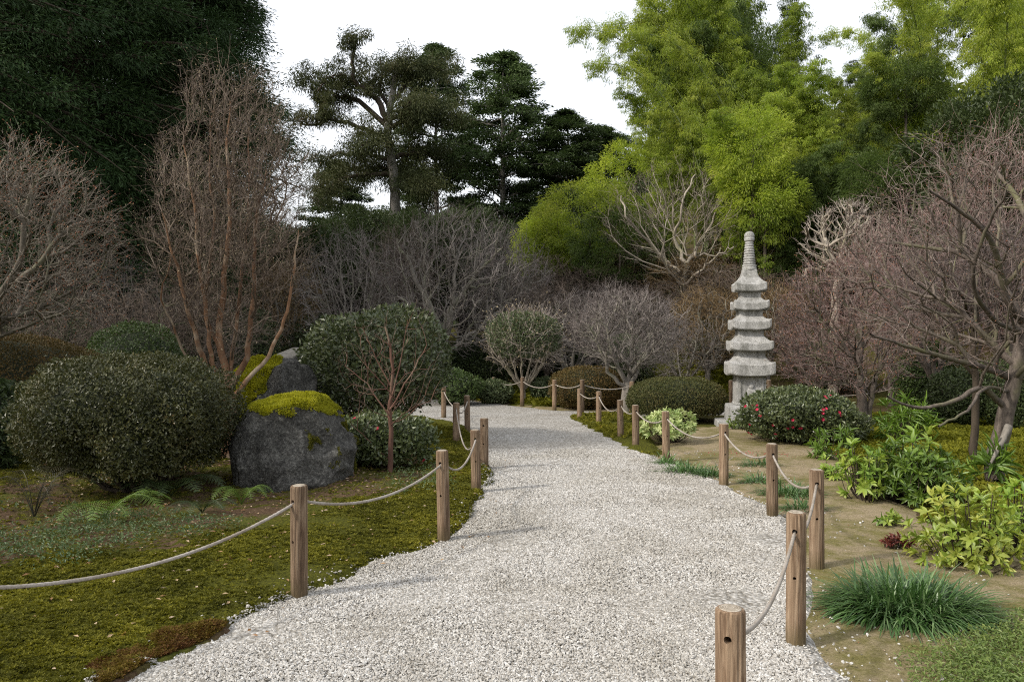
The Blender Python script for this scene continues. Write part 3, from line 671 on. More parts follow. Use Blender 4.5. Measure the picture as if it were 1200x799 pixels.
# ================================================================== ROPE FENCE
def rope_curve(pts):   # hanging between attachment points
    out = []
    for a, b in zip(pts[:-1], pts[1:]):
        a, b = np.array(a), np.array(b); L = np.linalg.norm(b-a); k = max(8, int(L/.012)); u = np.linspace(0, 1, k, endpoint=False)[:, None]
        sag = a_sag(L); q = a+(b-a)*u; q[:, 2] -= (4*u*(1-u))[:, 0]*sag; out.append(q)
    out.append(np.array(pts[-1])[None]); return np.vstack(out)
def a_sag(L): return .085*L
def make_rope(name, label, pts, rad=.0085):
    P = rope_curve(pts); n = len(P); T = nrm(np.gradient(P, axis=0)); A = nrm(np.cross(T, [0, 0, 1.0])); B = np.cross(T, A)
    s = np.concatenate([[0], np.cumsum(np.linalg.norm(np.diff(P, axis=0), axis=1))]); S = 12; th = np.arange(S)/S*2*PI
    rr = rad*(1+.13*np.cos(3*(th[None]-s[:, None]*70)))
    V = P[:, None]+rr[..., None]*(A[:, None]*np.cos(th)[None, :, None]+B[:, None]*np.sin(th)[None, :, None])
    i = np.arange(n-1)[:, None]; j = np.arange(S); j2 = (j+1) % S
    F = np.stack([i*S+j, i*S+j2, (i+1)*S+j2, (i+1)*S+j], -1).reshape(-1, 4)
    return tag(build(name, V.reshape(-1, 3), F, MT['rope'], smooth=True), label, 'rope', 'ropes threaded through the path posts')
def post_protos():
    out = []
    for seed in range(4):
        r = np.random.RandomState(seed+20); S = 40; R0 = .047
        N = Noise3(seed+50, 8, 1.4); hs = np.concatenate([np.linspace(-.15, .615, 42), [.628, .636, .640, .642]])
        Rr = np.concatenate([np.full(42, R0), [R0*.995, R0*.97, R0*.92, R0*.84]])
        th = np.arange(S)/S*2*PI; V = []
        for h, q in zip(hs, Rr):
            c = np.column_stack([np.cos(th), np.sin(th), np.full(S, h*1.2)])
            g = .0010*np.sin(th*13+seed*2+2*np.sin(h*9))+.0008*np.sin(th*23+h*6)
            rad = q*(1+.05*(.3-h))+.0022*N(c)+g
            V.append(np.column_stack([np.cos(th)*rad, np.sin(th)*rad, np.full(S, h)]))
        nr = len(hs); V = np.vstack(V); i = np.arange(nr-1)[:, None]; j = np.arange(S); j2 = (j+1) % S
        F = np.stack([i*S+j, i*S+j2, (i+1)*S+j2, (i+1)*S+j], -1).reshape(-1, 4)
        V = np.vstack([V, [[0, 0, -.15], [0, 0, .643]]]); cb, ct = len(V)-2, len(V)-1
        T1 = np.column_stack([j2, j, np.full(S, cb)]); T2 = np.column_stack([(nr-1)*S+j, (nr-1)*S+j2, np.full(S, ct)])
        me_o = build('shaft', V, [F, np.vstack([T1, T2])], MT['wood'])
        cut = []
        for (z, rad) in ((.555, .0125), (.33, .0085)):
            bm = bmesh.new(); bmesh.ops.create_cone(bm, segments=14, radius1=rad, radius2=rad, depth=.3, cap_ends=True, matrix=Matrix.Translation((0, 0, z)) @ Matrix.Rotation(PI/2, 4, 'Y'))
            me = bpy.data.meshes.new('cut'); bm.to_mesh(me); bm.free(); c = bpy.data.objects.new('cut', me); C.objects.link(c); cut.append(c)
            md = me_o.modifiers.new('b', 'BOOLEAN'); md.object = c; md.operation = 'DIFFERENCE'; md.solver = 'EXACT'
        dg = bpy.context.evaluated_depsgraph_get(); dg.update()
        me2 = bpy.data.meshes.new_from_object(me_o.evaluated_get(dg)); me2.name = 'shaft'
        me2.materials.clear(); me2.materials.append(MT['wood'])
        for c in cut: bpy.data.objects.remove(c)
        bpy.data.objects.remove(me_o)
        # weathered end grain cap
        k = 24; th = np.arange(k)/k*2*PI; cv = np.vstack([np.column_stack([np.cos(th)*.036, np.sin(th)*.036, np.full(k, .6425)]), np.column_stack([np.cos(th)*.030, np.sin(th)*.030, np.full(k, .6455)]), [[0, 0, .646]]])
        j = np.arange(k); j2 = (j+1) % k
        cap = build('end_grain', cv, [np.stack([j, j2, j2+k, j+k], 1), np.column_stack([j+k, j2+k, np.full(k, 2*k)])], MT['endgrain'])
        cme = cap.data; bpy.data.objects.remove(cap); out.append((me2, cme))
    return out
PR = post_protos()
def post(px, base, label, group, ang, h=None, i=[0], D=None, lean=(0, 0)):
    if D is None: D = F_PX*CAM_H/(base-HOR)
    x, y = (px-600)/F_PX*D, D; k = i[0] % 4; i[0] += 1
    root = thing('rope_post', label, 'post', (x, y, float(hz(x, y))+.012), group, ang)
    root.rotation_euler = (lean[0], lean[1], ang); root.scale = (1, 1, (h or .64)/.64)
    for nm, me in (('shaft', PR[k][0]), ('end_grain', PR[k][1])):
        o = bpy.data.objects.new(nm, me); C.objects.link(o); o.parent = root
        o.rotation_euler = (0, 0, random.choice([0, PI]))
    return np.array([x, y, float(hz(x, y))+.012+.555*(h or .64)/.64])
def row(specs, group, ropelabel, start=None, end=None, rad=.0085):
    pos = [gy(s[0], s[1]) for s in specs]; at = []
    for i, s in enumerate(specs):
        a = pos[max(0, i-1)]; b = pos[min(len(pos)-1, i+1)]; d = b-a
        at.append(post(s[0], s[1], s[2], group, math.atan2(d[1], d[0]), s[3] if len(s) > 3 else None, lean=(random.uniform(-.02, .02), random.uniform(-.02, .02))))
    make_rope('rope', ropelabel, at, rad); return at
GL = 'wooden rope posts along the gravel path'
row([(-120,862,'wooden rope post outside the left edge of the picture beside the moss bank'),(351,704,'nearest wooden rope post on the left, standing alone at the moss and gravel border',.655),
     (520,637,'second wooden rope post on the left side, with a small hole halfway up',.675),(558,580,'left one of two overlapping rope posts at the tip of the moss bank',.62),
     (534.5,522.5,'slim dark rope post left of its neighbour, in front of the far side path',.60),(548,508,'dark rope post with rope hooked at its side, where the left path bends away',.60),
     (520,491,'rope post half hidden behind the lower edge of the white flecked camellia',.60)], GL,
    'long sagging grey rope threaded through the posts on the left bank')
post(567.5, 553, 'right one of two overlapping rope posts at the tip of the moss bank', GL, 1.4, .60)
RR = [(857,955,'thick rope post cut off by the bottom edge of the picture, right front'),(932,757,'tall rope post with two holes in front of the big grass clump',.645),
     (957,669,'rope post standing just behind the tall one with two holes, right side',.645),(905,608,'rope post beside the low grass tufts at the right gravel edge',.62),
     (848,571,'rope post right in front of the base slab of the pagoda',.635),(781,543,'rope post beside the cream edged pale green bush',.62),
     (745,527,'rope post just left of the cream edged pale green bush, at the moss tongue',.60),(727.5,517,'reddish rope post between the dark clipped hedge and the moss tongue',.60),
     (701.5,500,'rope post in the middle of the moss tongue below the brown clipped hedge',.60),(679,494.5,'red brown rope post on the left tip of the moss tongue',.60)]
row(RR, GL, 'pale sagging rope threaded through the posts along the right edge of the path')
GB = 'wooden rope posts along the far edge of the side path'
row([(470,466,'far rope post hidden behind the camellia at the far path edge',.62),(514,469,'leftmost far rope post seen beside the camellia leaves',.62),(555,470,'far rope post on the bright moss, left of its thin neighbour',.62),(578,473.5,'thin far rope post between two others in front of the dark shrubs',.62),(612,477,'far rope post standing right before the umbrella shaped pale stemmed shrub',.66),
     (649.5,482.5,'far rope post at the left end of the brown clipped hedge',.66),(682,486.5,'far rope post directly behind the red brown post of the moss tongue',.70),(740,486,'far rope post hidden behind the dark clipped hedge',.66)], GB,
    'thin far rope strung low across the end of the gravel path', rad=.010)
row([(857,484,'rope post seen just left of the pagoda body, behind it',.66),(901,483,'rope post seen just right of the pagoda body, behind it',.66),(1062,484,'pinkish brown rope post alone on the bright moss right of the red bushes',.66),(1150,486,'far rope post behind the leaning thick trunk on the right',.66)], GB,
    'thin rope behind the stone pagoda and its neighbouring shrubs', rad=.009)

# ================================================================== STONE PAGODA
pg = gp(878, 13.5); pag = thing('stone_pagoda', 'tall pale granite pagoda with five stacked roofs and a ringed spire', 'pagoda', (pg[0], pg[1], 0), rz=math.radians(-9))
def sq_ring(w, z, n=9, rc=.02, lift=0.0, sag=0.0):
    """ring of a square of half width w with rounded corners; corners lifted"""
    out = []
    for k in range(4):
        a = k*PI/2
        for u in np.linspace(-1, 1, n, endpoint=False):
            x, y = w, u*w; q = abs(u)**3
            if abs(u) > .97: x -= rc*w; y = np.sign(u)*(w-rc*w)
            out.append((x*math.cos(a)-y*math.sin(a), x*math.sin(a)+y*math.cos(a), z+lift*q-sag*(1-q)))
    return np.array(out)
def loft(rings, cap=True):
    n = len(rings[0]); V = np.vstack(rings); j = np.arange(n); j2 = (j+1) % n; i = np.arange(len(rings)-1)[:, None]
    F = [np.stack([i*n+j, i*n+j2, (i+1)*n+j2, (i+1)*n+j], -1).reshape(-1, 4)]
    if cap:
        V = np.vstack([V, rings[0].mean(0), rings[-1].mean(0)]); a = len(V)-2
        F.append(np.vstack([np.column_stack([j2, j, np.full(n, a)]), np.column_stack([(len(rings)-1)*n+j, (len(rings)-1)*n+j2, np.full(n, a+1)])]))
    return V, F
def wear(V, s, amp=.005): return V+amp*np.stack([Noise3(s+k, 16, 11.0)(V) for k in range(3)], -1)
def pz(py): return CAM_H-(py-HOR)/F_PX*13.5
def hw(px): return px/66.7/2*.965
def lofted(name, prof, seed, n=17, **k):
    V, F = loft([sq_ring(w, z, n, *(x[0] if x and isinstance(x[0], list) else x)) for (w, z, *x) in prof]); return build(name, wear(V, seed), F, MT['granite'], pag, smooth=False, world=False)
lofted('base_slab', [(.55,-.06),(.555,.02),(.55,.085),(.535,.095)], 1)
lofted('pedestal', [(.375,.095),(.385,.11),(.385,pz(477)),(.375,pz(475)),(.30,pz(474))], 2)
bz0, bz1 = pz(474.5), pz(439.5)
body = lofted('shrine_block', [(.262,bz0),(.268,bz0+.02),(.252,bz0+.05),(.252,bz1-.01),(.24,bz1)], 3)
# sunk panel with carved seated figure, front face
def cbox(x0, x1, y0, y1, z0, z1):
    v = np.array([[x, y, z] for x in (x0, x1) for y in (y0, y1) for z in (z0, z1)]); f = np.array([[0,1,3,2],[4,6,7,5],[0,4,5,1],[2,3,7,6],[0,2,6,4],[1,5,7,3]]); return v, f
pv, pf = [], []; o_ = 0
for b in ((-.20,-.17,-.268,-.25,bz0+.09,bz1-.05),(.17,.20,-.268,-.25,bz0+.09,bz1-.05),(-.20,.20,-.268,-.25,bz1-.05,bz1-.022),(-.20,.20,-.268,-.25,bz0+.06,bz0+.09)):
    v, f = cbox(*b); pv.append(v); pf.append(f+o_); o_ += 8
build('panel_frame', wear(np.vstack(pv), 7, .002), np.vstack(pf), MT['granite'], body, world=False)
def blob(c, r, seed, n=18, amp=.12, f=2.0, flat=None):
    bm = bmesh.new(); bmesh.ops.create_icosphere(bm, subdivisions=n if n < 7 else 3, radius=1); V = np.array([q.co[:] for q in bm.verts]); F = np.array([[q.index for q in fc.verts] for fc in bm.faces]); bm.free()
    N = Noise3(seed, 14, f); N2 = Noise3(seed+1, 14, f*3); V = V*(1+amp*N(V)+amp*.35*N2(V))[:, None]; return V*np.array(r)+np.array(c), F
v1, f1 = blob((0,-.255,bz0+.20), (.10,.022,.10), 3, 3, .08); v2, f2 = blob((0,-.258,bz0+.335), (.045,.022,.05), 4, 3, .05); v3, f3 = blob((0,-.257,bz0+.13), (.14,.02,.035), 5, 3, .08)
build('carved_figure', np.vstack([v1, v2, v3]), np.vstack([f1, f2+len(v1), f3+len(v1)+len(v2)]), MT['granite'], body, world=False, smooth=True)
TIERS = [ # eave bottom y, eave top y, width px, neck top y, neck px (above)
    (440,427,56,417.5,34),(411.5,402.5,52,394,31),(387,377.5,47.5,371,28.5),(364.5,356,42.5,349.5,24.5)]
for k, (yb, yt, wpx, yn, npx) in enumerate(TIERS):
    w, zb, zt, zn, nw = hw(wpx)*.97, pz(yb), pz(yt), pz(yn), hw(npx)*.97
    under = hw(33 if k == 0 else TIERS[k-1][4])*.97
    prof = [(under*.9, zb+.012), (w*.97, zb-.004, .03, .040, .0), (w, zb+.012, .03, .046, 0), (w*1.0, zt-.014, .03, .052, 0), (w*.975, zt-.002, .03, .050, 0)]
    for u in (.18,.36,.55,.75,.92,1.0): prof.append((w*.975+(nw-w*.975)*u, zt+.004+(zn-zt)*(u**1.7), .03, .050*(1-u)**2, 0))
    nxt = TIERS[k+1][0] if k < 3 else 343
    prof.append((nw, pz(nxt)+.014)); prof = [(p[0], p[1], list(p[2:])) if len(p) > 2 else (p[0], p[1], []) for p in prof]
    lofted('roof', [(a, b, c) for a, b, c in prof], 20+k*3)
w, zb, zt = hw(38.5)*.97, pz(342.5), pz(335); prof = [(hw(25)*.9, zb+.012, []), (w*.97, zb-.003, [.03,.025,0]), (w, zb+.012, [.03,.03,0]), (w, zt, [.03,.034,0])]
for u in (.12,.3,.5,.7,.85,1.0): prof.append((w*.97+(hw(16)-w*.97)*(1-(1-u)**2.1), zt+.004+(pz(317)-zt)*u, [.03,.03*(1-u)**2,0]))
prof.append((hw(15), pz(316), [])); lofted('roof', prof, 41)
pr = [(.0, pz(318)),(hw(15.5), pz(318)),(hw(17), pz(317)),(hw(17.5), pz(315)),(hw(16), pz(313.5)),(hw(17), pz(312.5)),(hw(16.5), pz(311))]
y = 310.5
for k in range(9):
    wv = 14.5-4.2*k/8; pr += [(hw(wv-1.6), pz(y)), (hw(wv), pz(y-.8)), (hw(wv), pz(y-2.1)), (hw(wv-1.6), pz(y-2.8))]; y -= 2.95
pr += [(hw(9.5), pz(284)),(hw(12), pz(283)),(hw(12.6), pz(280.5)),(hw(11.5), pz(278.8)),(hw(12.4), pz(277.6)),(hw(11.5), pz(275)),(hw(8), pz(272.8)),(hw(2.5), pz(271.8)),(0, pz(271.6))]
th = np.arange(28)/28*2*PI; V, F = loft([np.column_stack([np.cos(th)*max(a, 1e-3), np.sin(th)*max(a, 1e-3), np.full(28, b)]) for a, b in pr])
build('spire', wear(V, 60, .002), F, MT['granite'], pag, smooth=False, world=False)

# ================================================================== ROCKS
def rock(name, label, c, r, seed, mat, amp=.13, f=1.6, rz=0.0, cuts=(), zmin=-.1):
    bm = bmesh.new(); bmesh.ops.create_icosphere(bm, subdivisions=6, radius=1); V = np.array([q.co[:] for q in bm.verts]); F = np.array([[q.index for q in fc.verts] for fc in bm.faces]); bm.free()
    V = np.sign(V)*np.abs(V)**.82; N, N2, N4 = Noise3(seed, 12, f), Noise3(seed+1, 16, f*3.2), Noise3(seed+2, 20, f*10)
    for (nx, ny, nz, d) in cuts:
        q = nrm(np.array([nx, ny, nz], float)); e = V@q-d; V = V-np.maximum(e, 0)[:, None]*q*.9
    V = V*(1+amp*N(V)+amp*.42*(1-2*np.abs(N2(V)))+amp*.15*N4(V))[:, None]*np.array(r)
    ca, sa = math.cos(rz), math.sin(rz); V = np.column_stack([V[:, 0]*ca-V[:, 1]*sa, V[:, 0]*sa+V[:, 1]*ca, V[:, 2]])+np.array(c)
    root = thing(name, label, 'boulder', (c[0], c[1], 0)); o = build('stone', V, F, mat, root, smooth=True); return root, V, F
def moss_cap(root, V, F, sel, n, mat, size, name='moss_cap', th=.02):
    """a cushion of moss growing on the chosen faces: thick skin and fronds"""
    cen = V[F].mean(1); nn = np.cross(V[F[:, 1]]-V[F[:, 0]], V[F[:, 2]]-V[F[:, 0]]); ar = np.linalg.norm(nn, axis=1)/2; nn = nrm(nn)
    m = sel(cen, nn); idx = np.nonzero(m)[0]; p = ar[idx]/ar[idx].sum(); k = rs.choice(idx, n, p=p); b = rs.dirichlet((1, 1, 1), n)
    Pp = (V[F[k]]*b[..., None]).sum(1)+nn[k]*th*rs.rand(n, 1); 
    D = nrm(nn[k]*1.0+rs.randn(n, 3)*.55); Pp = Pp+nn[k]*(th*.9*Noise3(5, 16, 16.0)(Pp))[:, None]; v, f, r = leaves(Pp, D, rdir(n), size*(.6+.9*rs.rand(n)), size*.45, T_DIAMOND)
    cap = build(name, v, f, mat, root, r)
    Fs = F[m]; used, inv = np.unique(Fs, return_inverse=True); vn = np.zeros_like(V)
    for q in range(3): np.add.at(vn, F[:, q], nn)
    vn = nrm(vn); cnt = np.zeros(len(V)); tot = np.zeros(len(V))
    for q in range(3): np.add.at(cnt, F[:, q], m.astype(float)); np.add.at(tot, F[:, q], 1.0)
    off = np.where(cnt[used] >= tot[used], th*(.55+.9*Noise3(5, 16, 16.0)(V[used])), -.006)
    build('moss_skin', (V+vn*0)[used]+vn[used]*off[:, None], inv.reshape(-1, 3), mat, cap, smooth=True)
R1, V, F = rock('mossy_boulder', 'big dark grey boulder with a yellow green moss cap behind the nearest left post', (-2.22, 8.0, .30), (.66, .62, .68), 101, MT['rock'], .10, 1.5, .15, ((.15,-1,.30,.86),(.80,-.15,.75,.86),(-.1,-.2,1,.93)))
nb = Noise3(77, 10, 4.0)
moss_cap(R1, V, F, lambda c, n: (n[:, 2] > .42+.22*nb(c)) & (c[:, 2] > .80+.05*nb(c*2)-.12*(c[:, 0]+2.3)) , 30000, MT['moss_bright'], .022)
moss_cap(R1, V, F, lambda c, n: (n[:, 0] > .62) & (c[:, 2] < .62) & (nb(c*1.5) > .1) & (n[:, 2] > -.1), 5000, MT['moss'], .02, 'moss_patch', .01)
R2, V, F = rock('mossy_boulder', 'tall boulder with a sloping yellow moss slab behind the big dark boulder', (-3.30, 10.4, .42), (.62, .55, .96), 120, MT['rock'], .11, 1.5, .1, ((-.55,-.60,.85,.62),(0,-.1,1,.74),(.9,-.4,.3,.90)))
moss_cap(R2, V, F, lambda c, n: (c[:, 0]-(-3.22) < .10+.12*nb(c)) & (n[:, 2] > .18) & (n[:, 1] < .6) & (nb(c*1.7) > -.75), 30000, MT['moss_bright'], .026)
rock('grey_rock', 'pale grey rock shoulder peeking above the mossy slab boulder', (-3.15, 11.6, .55), (.62, .5, .78), 131, MT['rock_pale'], .09, 1.5, .5, ((.3,-.8,.6,.75),))
# ================================================================== SHRUBS
def dome_pts(n, c, r, seed, lump=.07, lf=2.2, depth=.16, zmin=.02, flat=1.0, pw=1.0):
    """points near the surface of a clipped dome"""
    N = Noise3(seed, 14, lf); N2 = Noise3(seed+1, 14, lf*3.5); out, nn = [], []
    c, r = np.array(c, float), np.array(r, float); got = 0
    while got < n:
        d = rdir(n); sq = np.sign(d)*np.abs(d)**pw
        q = 1+lump*N(d)+lump*.5*N2(d)-depth*rs.rand(n)**1.6+(rs.rand(n) < .04)*rs.rand(n)*.09
        P = c+sq*q[:, None]*r; k = P[:, 2] > zmin; out.append(P[k]); nn.append(nrm(d/r)[k]); got += k.sum()
    return np.vstack(out)[:n], np.vstack(nn)[:n]
def shrub(name, label, cat, c, r, n, L, W, mat, seed, lump=.07, lf=2.2, depth=.16, base=None, stems=8, core=.8, zmin=None, tmpl=T_DIAMOND, up=.35, group=None, flowers=None,
          stemmat='bark_dark', droop=0.0, pw=1.0, stemr=.012, clump=None, scat=.8):
    c = np.array(c, float); g = float(hz(c[0], c[1])); base = base if base is not None else (c[0], c[1], g)
    root = thing(name, label, cat, base, group)
    zmin = g+.04 if zmin is None else zmin
    P, Nn = dome_pts(n, c, r, seed, lump, lf, depth, zmin, pw=pw)
    D = nrm(Nn*.55+rs.randn(n, 3)*scat+np.array([0, 0, up-droop])); U = nrm(Nn+rs.randn(n, 3)*.45)
    s = .65+.7*rs.rand(n); v, f, rr = leaves(P, D, U, L*s, W*s, tmpl)
    fo = build('foliage', v, f, mat, root, rr)
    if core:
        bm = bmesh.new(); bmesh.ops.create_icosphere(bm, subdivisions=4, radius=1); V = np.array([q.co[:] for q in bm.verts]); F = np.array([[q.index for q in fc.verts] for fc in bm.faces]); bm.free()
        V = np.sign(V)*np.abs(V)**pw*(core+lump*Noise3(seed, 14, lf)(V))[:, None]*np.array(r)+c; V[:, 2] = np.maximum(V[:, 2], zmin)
        build('foliage_shade_core', V, F, MT['core'], fo, smooth=True)  # solid blob behind the leaves, coloured dark to stand for inner shade
    if stems:
        ch = []
        for k in range(stems):
            a = rs.rand()*2*PI; b = np.array(base, float); e = c+np.array([math.cos(a)*r[0], math.sin(a)*r[1], rs.uniform(-.4, .5)*r[2]])*rs.uniform(.5, .9)
            mid = b*.5+e*.5+np.array([rs.randn()*.08*r[0], rs.randn()*.08*r[1], -.12*r[2]]); s0 = b+np.array([rs.randn()*.05, rs.randn()*.05, -.05])
            ch.append(limb([s0, mid, e], stemr*rs.uniform(1, 2), stemr*.4, 10, .006))
        v, f, rr = tubes(ch, 5); build('stems', v, f, MT[stemmat], root, rr, True)
    if flowers:
        nfl, fs, fm, sel = flowers; P, Nn = dome_pts(nfl*30, c, np.array(r)*1.03, seed, lump, lf, .03, zmin); k = sel(P, Nn); P, Nn = P[k][:nfl], Nn[k][:nfl]
        for p, q in zip(P, Nn):
            m = 9; th = np.arange(m)/m*2*PI+rs.rand(); a = nrm(np.cross(q, [.1, .2, 1.0])); b = np.cross(q, a)
            D = nrm(a*np.cos(th)[:, None]+b*np.sin(th)[:, None]+q*rs.uniform(.3, .9)); v, f, rr = leaves(np.repeat(p[None], m, 0), D, np.repeat(q[None], m, 0), fs*rs.uniform(.8, 1.2), fs*.8, T_DIAMOND)
            build('flower', v, f, fm, root, rr)
    return root
def cen(x0, x1, ytop, D, depthr=None):   # dome from its picture extent at a distance
    x = ((x0+x1)/2-600)/F_PX*D; rx = (x1-x0)/2/F_PX*D; z = CAM_H-(ytop-HOR)/F_PX*D; return x, rx, z
def dome(x0, x1, ytop, D, zc=.5):
    x, rx, z = cen(x0, x1, ytop, D); g = float(hz(x, D)); h = z-g; return (x, D, g+h*zc), rx, h*(1-zc)

# big clipped azalea, left front
c, rx, rz = dome(48, 272, 412, 7.4, .54)
shrub('azalea_bush', 'large rounded glossy dark green clipped bush left of the big dark boulder', 'bush', c, (rx, .95, rz*1.0), 58000, .032, .016, MT['azalea'], 11, .12, 3.0, .30, stems=18, core=.74, zmin=.30, pw=.92, stemr=.018, up=.4, scat=1.0)
c, rx, rz = dome(-190, 112, 391, 10.2, .45)
shrub('clipped_hedge', 'broad brownish clipped hedge cut off by the left edge behind the large round bush', 'hedge', c, (rx, 1.2, rz), 52000, .030, .015, MT['hedge_brown'], 12, .04, 2, .10, pw=.75, core=.9, stems=4)
c, rx, rz = dome(-60, 34, 436, 8.7, .5)
shrub('leafy_shrub', 'low dark leafy shrub at the left edge under the brown hedge', 'shrub', c, (rx, .5, rz), 5000, .075, .026, MT['fern_dark'], 13, .1, 2.5, .3, core=.7, droop=.3)
c, rx, rz = dome(100, 216, 379, 13, .5)
shrub('green_dome_bush', 'plain green dome bush between the cedar trunk and the orange barked tree', 'bush', c, (rx, .9, rz), 16000, .045, .022, MT['green'], 14, .05, 2.5, .15)
c, rx, rz = dome(352, 525, 357, 11.3, .56)
shrub('camellia_bush', 'tall loose camellia with white flecked glossy leaves beside the left path bend', 'bush', c, (rx, 1.05, rz*1.02), 15000, .072, .038, MT['camellia'], 15, .07, 2.6, .48, stems=26, core=0, zmin=.32, stemmat='bark_red', stemr=.014)
c, rx, rz = dome(382, 512, 484, 8.9, .50)
shrub('low_camellia', 'low spreading camellia with a few red flowers under the thin red barked sapling', 'bush', c, (rx, .5, rz), 6000, .056, .030, MT['camellia'], 16, .12, 2.6, .3, core=.6, zmin=.12, flowers=(4, .028, MT['red_petal'], lambda P, N: (N[:, 1] < -.1)))
c, rx, rz = dome(645, 733, 430, 17.2, .48)
shrub('clipped_hedge', 'brown clipped hedge at the far right side of the path end', 'hedge', c, (rx, .9, rz), 20000, .035, .018, MT['hedge_brown'], 17, .035, 2, .12, pw=.85, core=.86)
c, rx, rz = dome(735, 849, 443, 14.6, .48)
shrub('clipped_hedge', 'dark green rounded clipped hedge immediately left of the stone pagoda', 'hedge', c, (rx, .8, rz), 26000, .030, .015, MT['hedge_dark'], 18, .03, 2, .12, pw=.85, core=.86, zmin=.12)
c, rx, rz = dome(703, 767, 392, 20.5, .5)
shrub('green_dome_bush', 'grey green dome bush behind the bare tree and the two clipped hedges', 'bush', c, (rx, .7, rz), 9000, .045, .022, MT['grey_green'], 19, .04, 2, .15)
c, rx, rz = dome(862, 1012, 455, 11.4, .50)
shrub('red_camellia', 'dark green camellia bush with red flowers at the foot of the pagoda', 'bush', c, (rx, .75, rz), 15000, .054, .027, MT['camellia'], 21, .14, 2.6, .32, core=.66, zmin=.08,
      flowers=(30, .028, MT['red_petal'], lambda P, N: (N[:, 1] < -.15) & (P[:, 0] < c[0]+.35) & (P[:, 2] < c[2]+.38)))
# small dark shrubs filling the middle distance
for (x0, x1, yt, D, m, n, lab) in [
    (500,566,432,17.8,'green',5000,'low green shrub behind the leftmost far rope posts'),
    (560,600,447,18.2,'grey_green',3000,'small pale green shrub behind the thin far rope post'),
    (620,662,444,18.6,'grey_green',3000,'small grey green shrub right of the umbrella shaped shrub stems'),
    (520,600,395,22,'broad',9000,'dark evergreen shrub mass left of the umbrella shaped shrub'),
    (640,720,400,23,'broad',9000,'dark evergreen shrub mass above the far brown hedge'),
    (590,650,412,24,'broad',7000,'dark shrub seen through the stems of the umbrella shaped shrub'),
    (430,530,410,21,'broad',9000,'dark evergreen shrub behind the tall camellia'),
    (1085,1150,430,13.5,'broad',9000,'dark green shrub behind the thin dark trunk on the right'),
    (1150,1215,418,13,'broad',9000,'rounded dark green shrub right of the thick leaning trunk'),
    (1050,1120,400,15.5,'green',9000,'bright green shrub seen through the pink twigs right of centre'),
    (930,1010,385,20,'broad',9000,'dark shrub right behind the pagoda, under the pale gnarled tree'),
    (800,870,400,22,'green',6000,'green shrub left of the pagoda roofs in the thicket'),
    (0,110,345,15.5,'broad',12000,'dark evergreen shrub below the grey bare tree at the left'),
    (100,230,330,20,'broad',12000,'dark evergreen shrub between the two cedar trunks'),
    (-160,20,330,17,'broad',12000,'dark evergreen shrub at the far left under the cedars'),
    (225,330,345,21,'broad',10000,'dark evergreen shrub behind the orange barked tree'),
    (330,440,375,24,'broad',10000,'dark low shrub under the mauve bare trees left of centre')]:
    cc, rx, rz = dome(x0, x1, yt, D, .5)
    shrub('evergreen_shrub', lab, 'shrub', cc, (rx, min(rx, 1.1), rz), n, .0035*D, .0017*D, MT[m], int(D*31+x0) % 997, .10, 2.4, .3, core=.72, stems=4)

# ================================================================== LEAFY PLANTS MADE OF ROSETTES
def rosette_plant(name, label, cat, c, r, tips, per, L, W, mat, seed, droop=.35, tmpl=T_LEAF, group=None, stemmat='bark_dark', zspread=1.0, fill=1.0, upd=.5):
    c = np.array(c, float); base = (c[0], c[1], float(hz(c[0], c[1]))+.01); root = thing(name, label, cat, base, group)
    d = rdir(tips); d[:, 2] = np.abs(d[:, 2])*1.25-.42; d = nrm(d); rad = (1-.75*rs.rand(tips)**1.7*fill)*(1+.10*Noise3(seed, 10, 2)(d))
    T = c+d*rad[:, None]*np.array(r); T[:, 2] = np.maximum(T[:, 2], base[2]+.05)
    ax = nrm(d+np.array([0, 0, upd])+rs.randn(tips, 3)*.25); a = nrm(np.cross(ax, rdir(tips))); b = np.cross(ax, a)
    th = (np.arange(per)/per*2*PI)[None]+rs.rand(tips, 1)*6+rs.rand(tips, per)*.6; tilt = rs.uniform(.35, 1.25, (tips, per))
    D = (a[:, None]*np.cos(th)[..., None]+b[:, None]*np.sin(th)[..., None])*np.sin(tilt)[..., None]+ax[:, None]*np.cos(tilt)[..., None]; D = D.reshape(-1, 3); D[:, 2] -= droop*rs.rand(len(D))
    U = np.repeat(ax, per, 0)+rs.randn(len(D), 3)*.2; P = np.repeat(T, per, 0)-np.repeat(ax, per, 0)*rs.rand(len(D), 1)*L*.4
    rn = np.clip(np.repeat(rs.rand(tips), per)*.6+rs.rand(len(D))*.4, 0, 1); s = .6+.6*rs.rand(len(D))
    v, f, rr = leaves(P, D, U, L*s, W*s, tmpl, rn); build('leaves', v, f, mat, root, rr, True)
    ch = []
    for p in T[::max(1, tips//60)]:
        b0 = np.array(base)+np.array([rs.randn()*.12*r[0], rs.randn()*.12*r[1], -.03]); m = (b0+p)/2+np.array([(p-b0)[0]*.15, (p-b0)[1]*.15, -.03]); ch.append(limb([b0, m, p], .006, .003, 7))
    v, f, rr = tubes(ch, 5); build('stems', v, f, MT[stemmat], root, rr, True)
    return root
c, rx, rz = dome(996, 1138, 520, 7.2, .35)
rosette_plant('leafy_bush', 'yellow green leafy bush with narrow leaves behind the gold tinged plant', 'bush', (c[0], c[1], c[2]), (rx*.82, .42, rz*.95), 300, 10, .09, .021, MT['fresh_leaf'], 31, .4)
rosette_plant('yellow_shrub', 'bright yellow leaved shoots on the left side of the narrow leaved green bush', 'shrub', (c[0]-.45, c[1]-.05, .20), (.20, .26, .34), 60, 8, .085, .030, MT['yellow_leaf'], 32, .35)
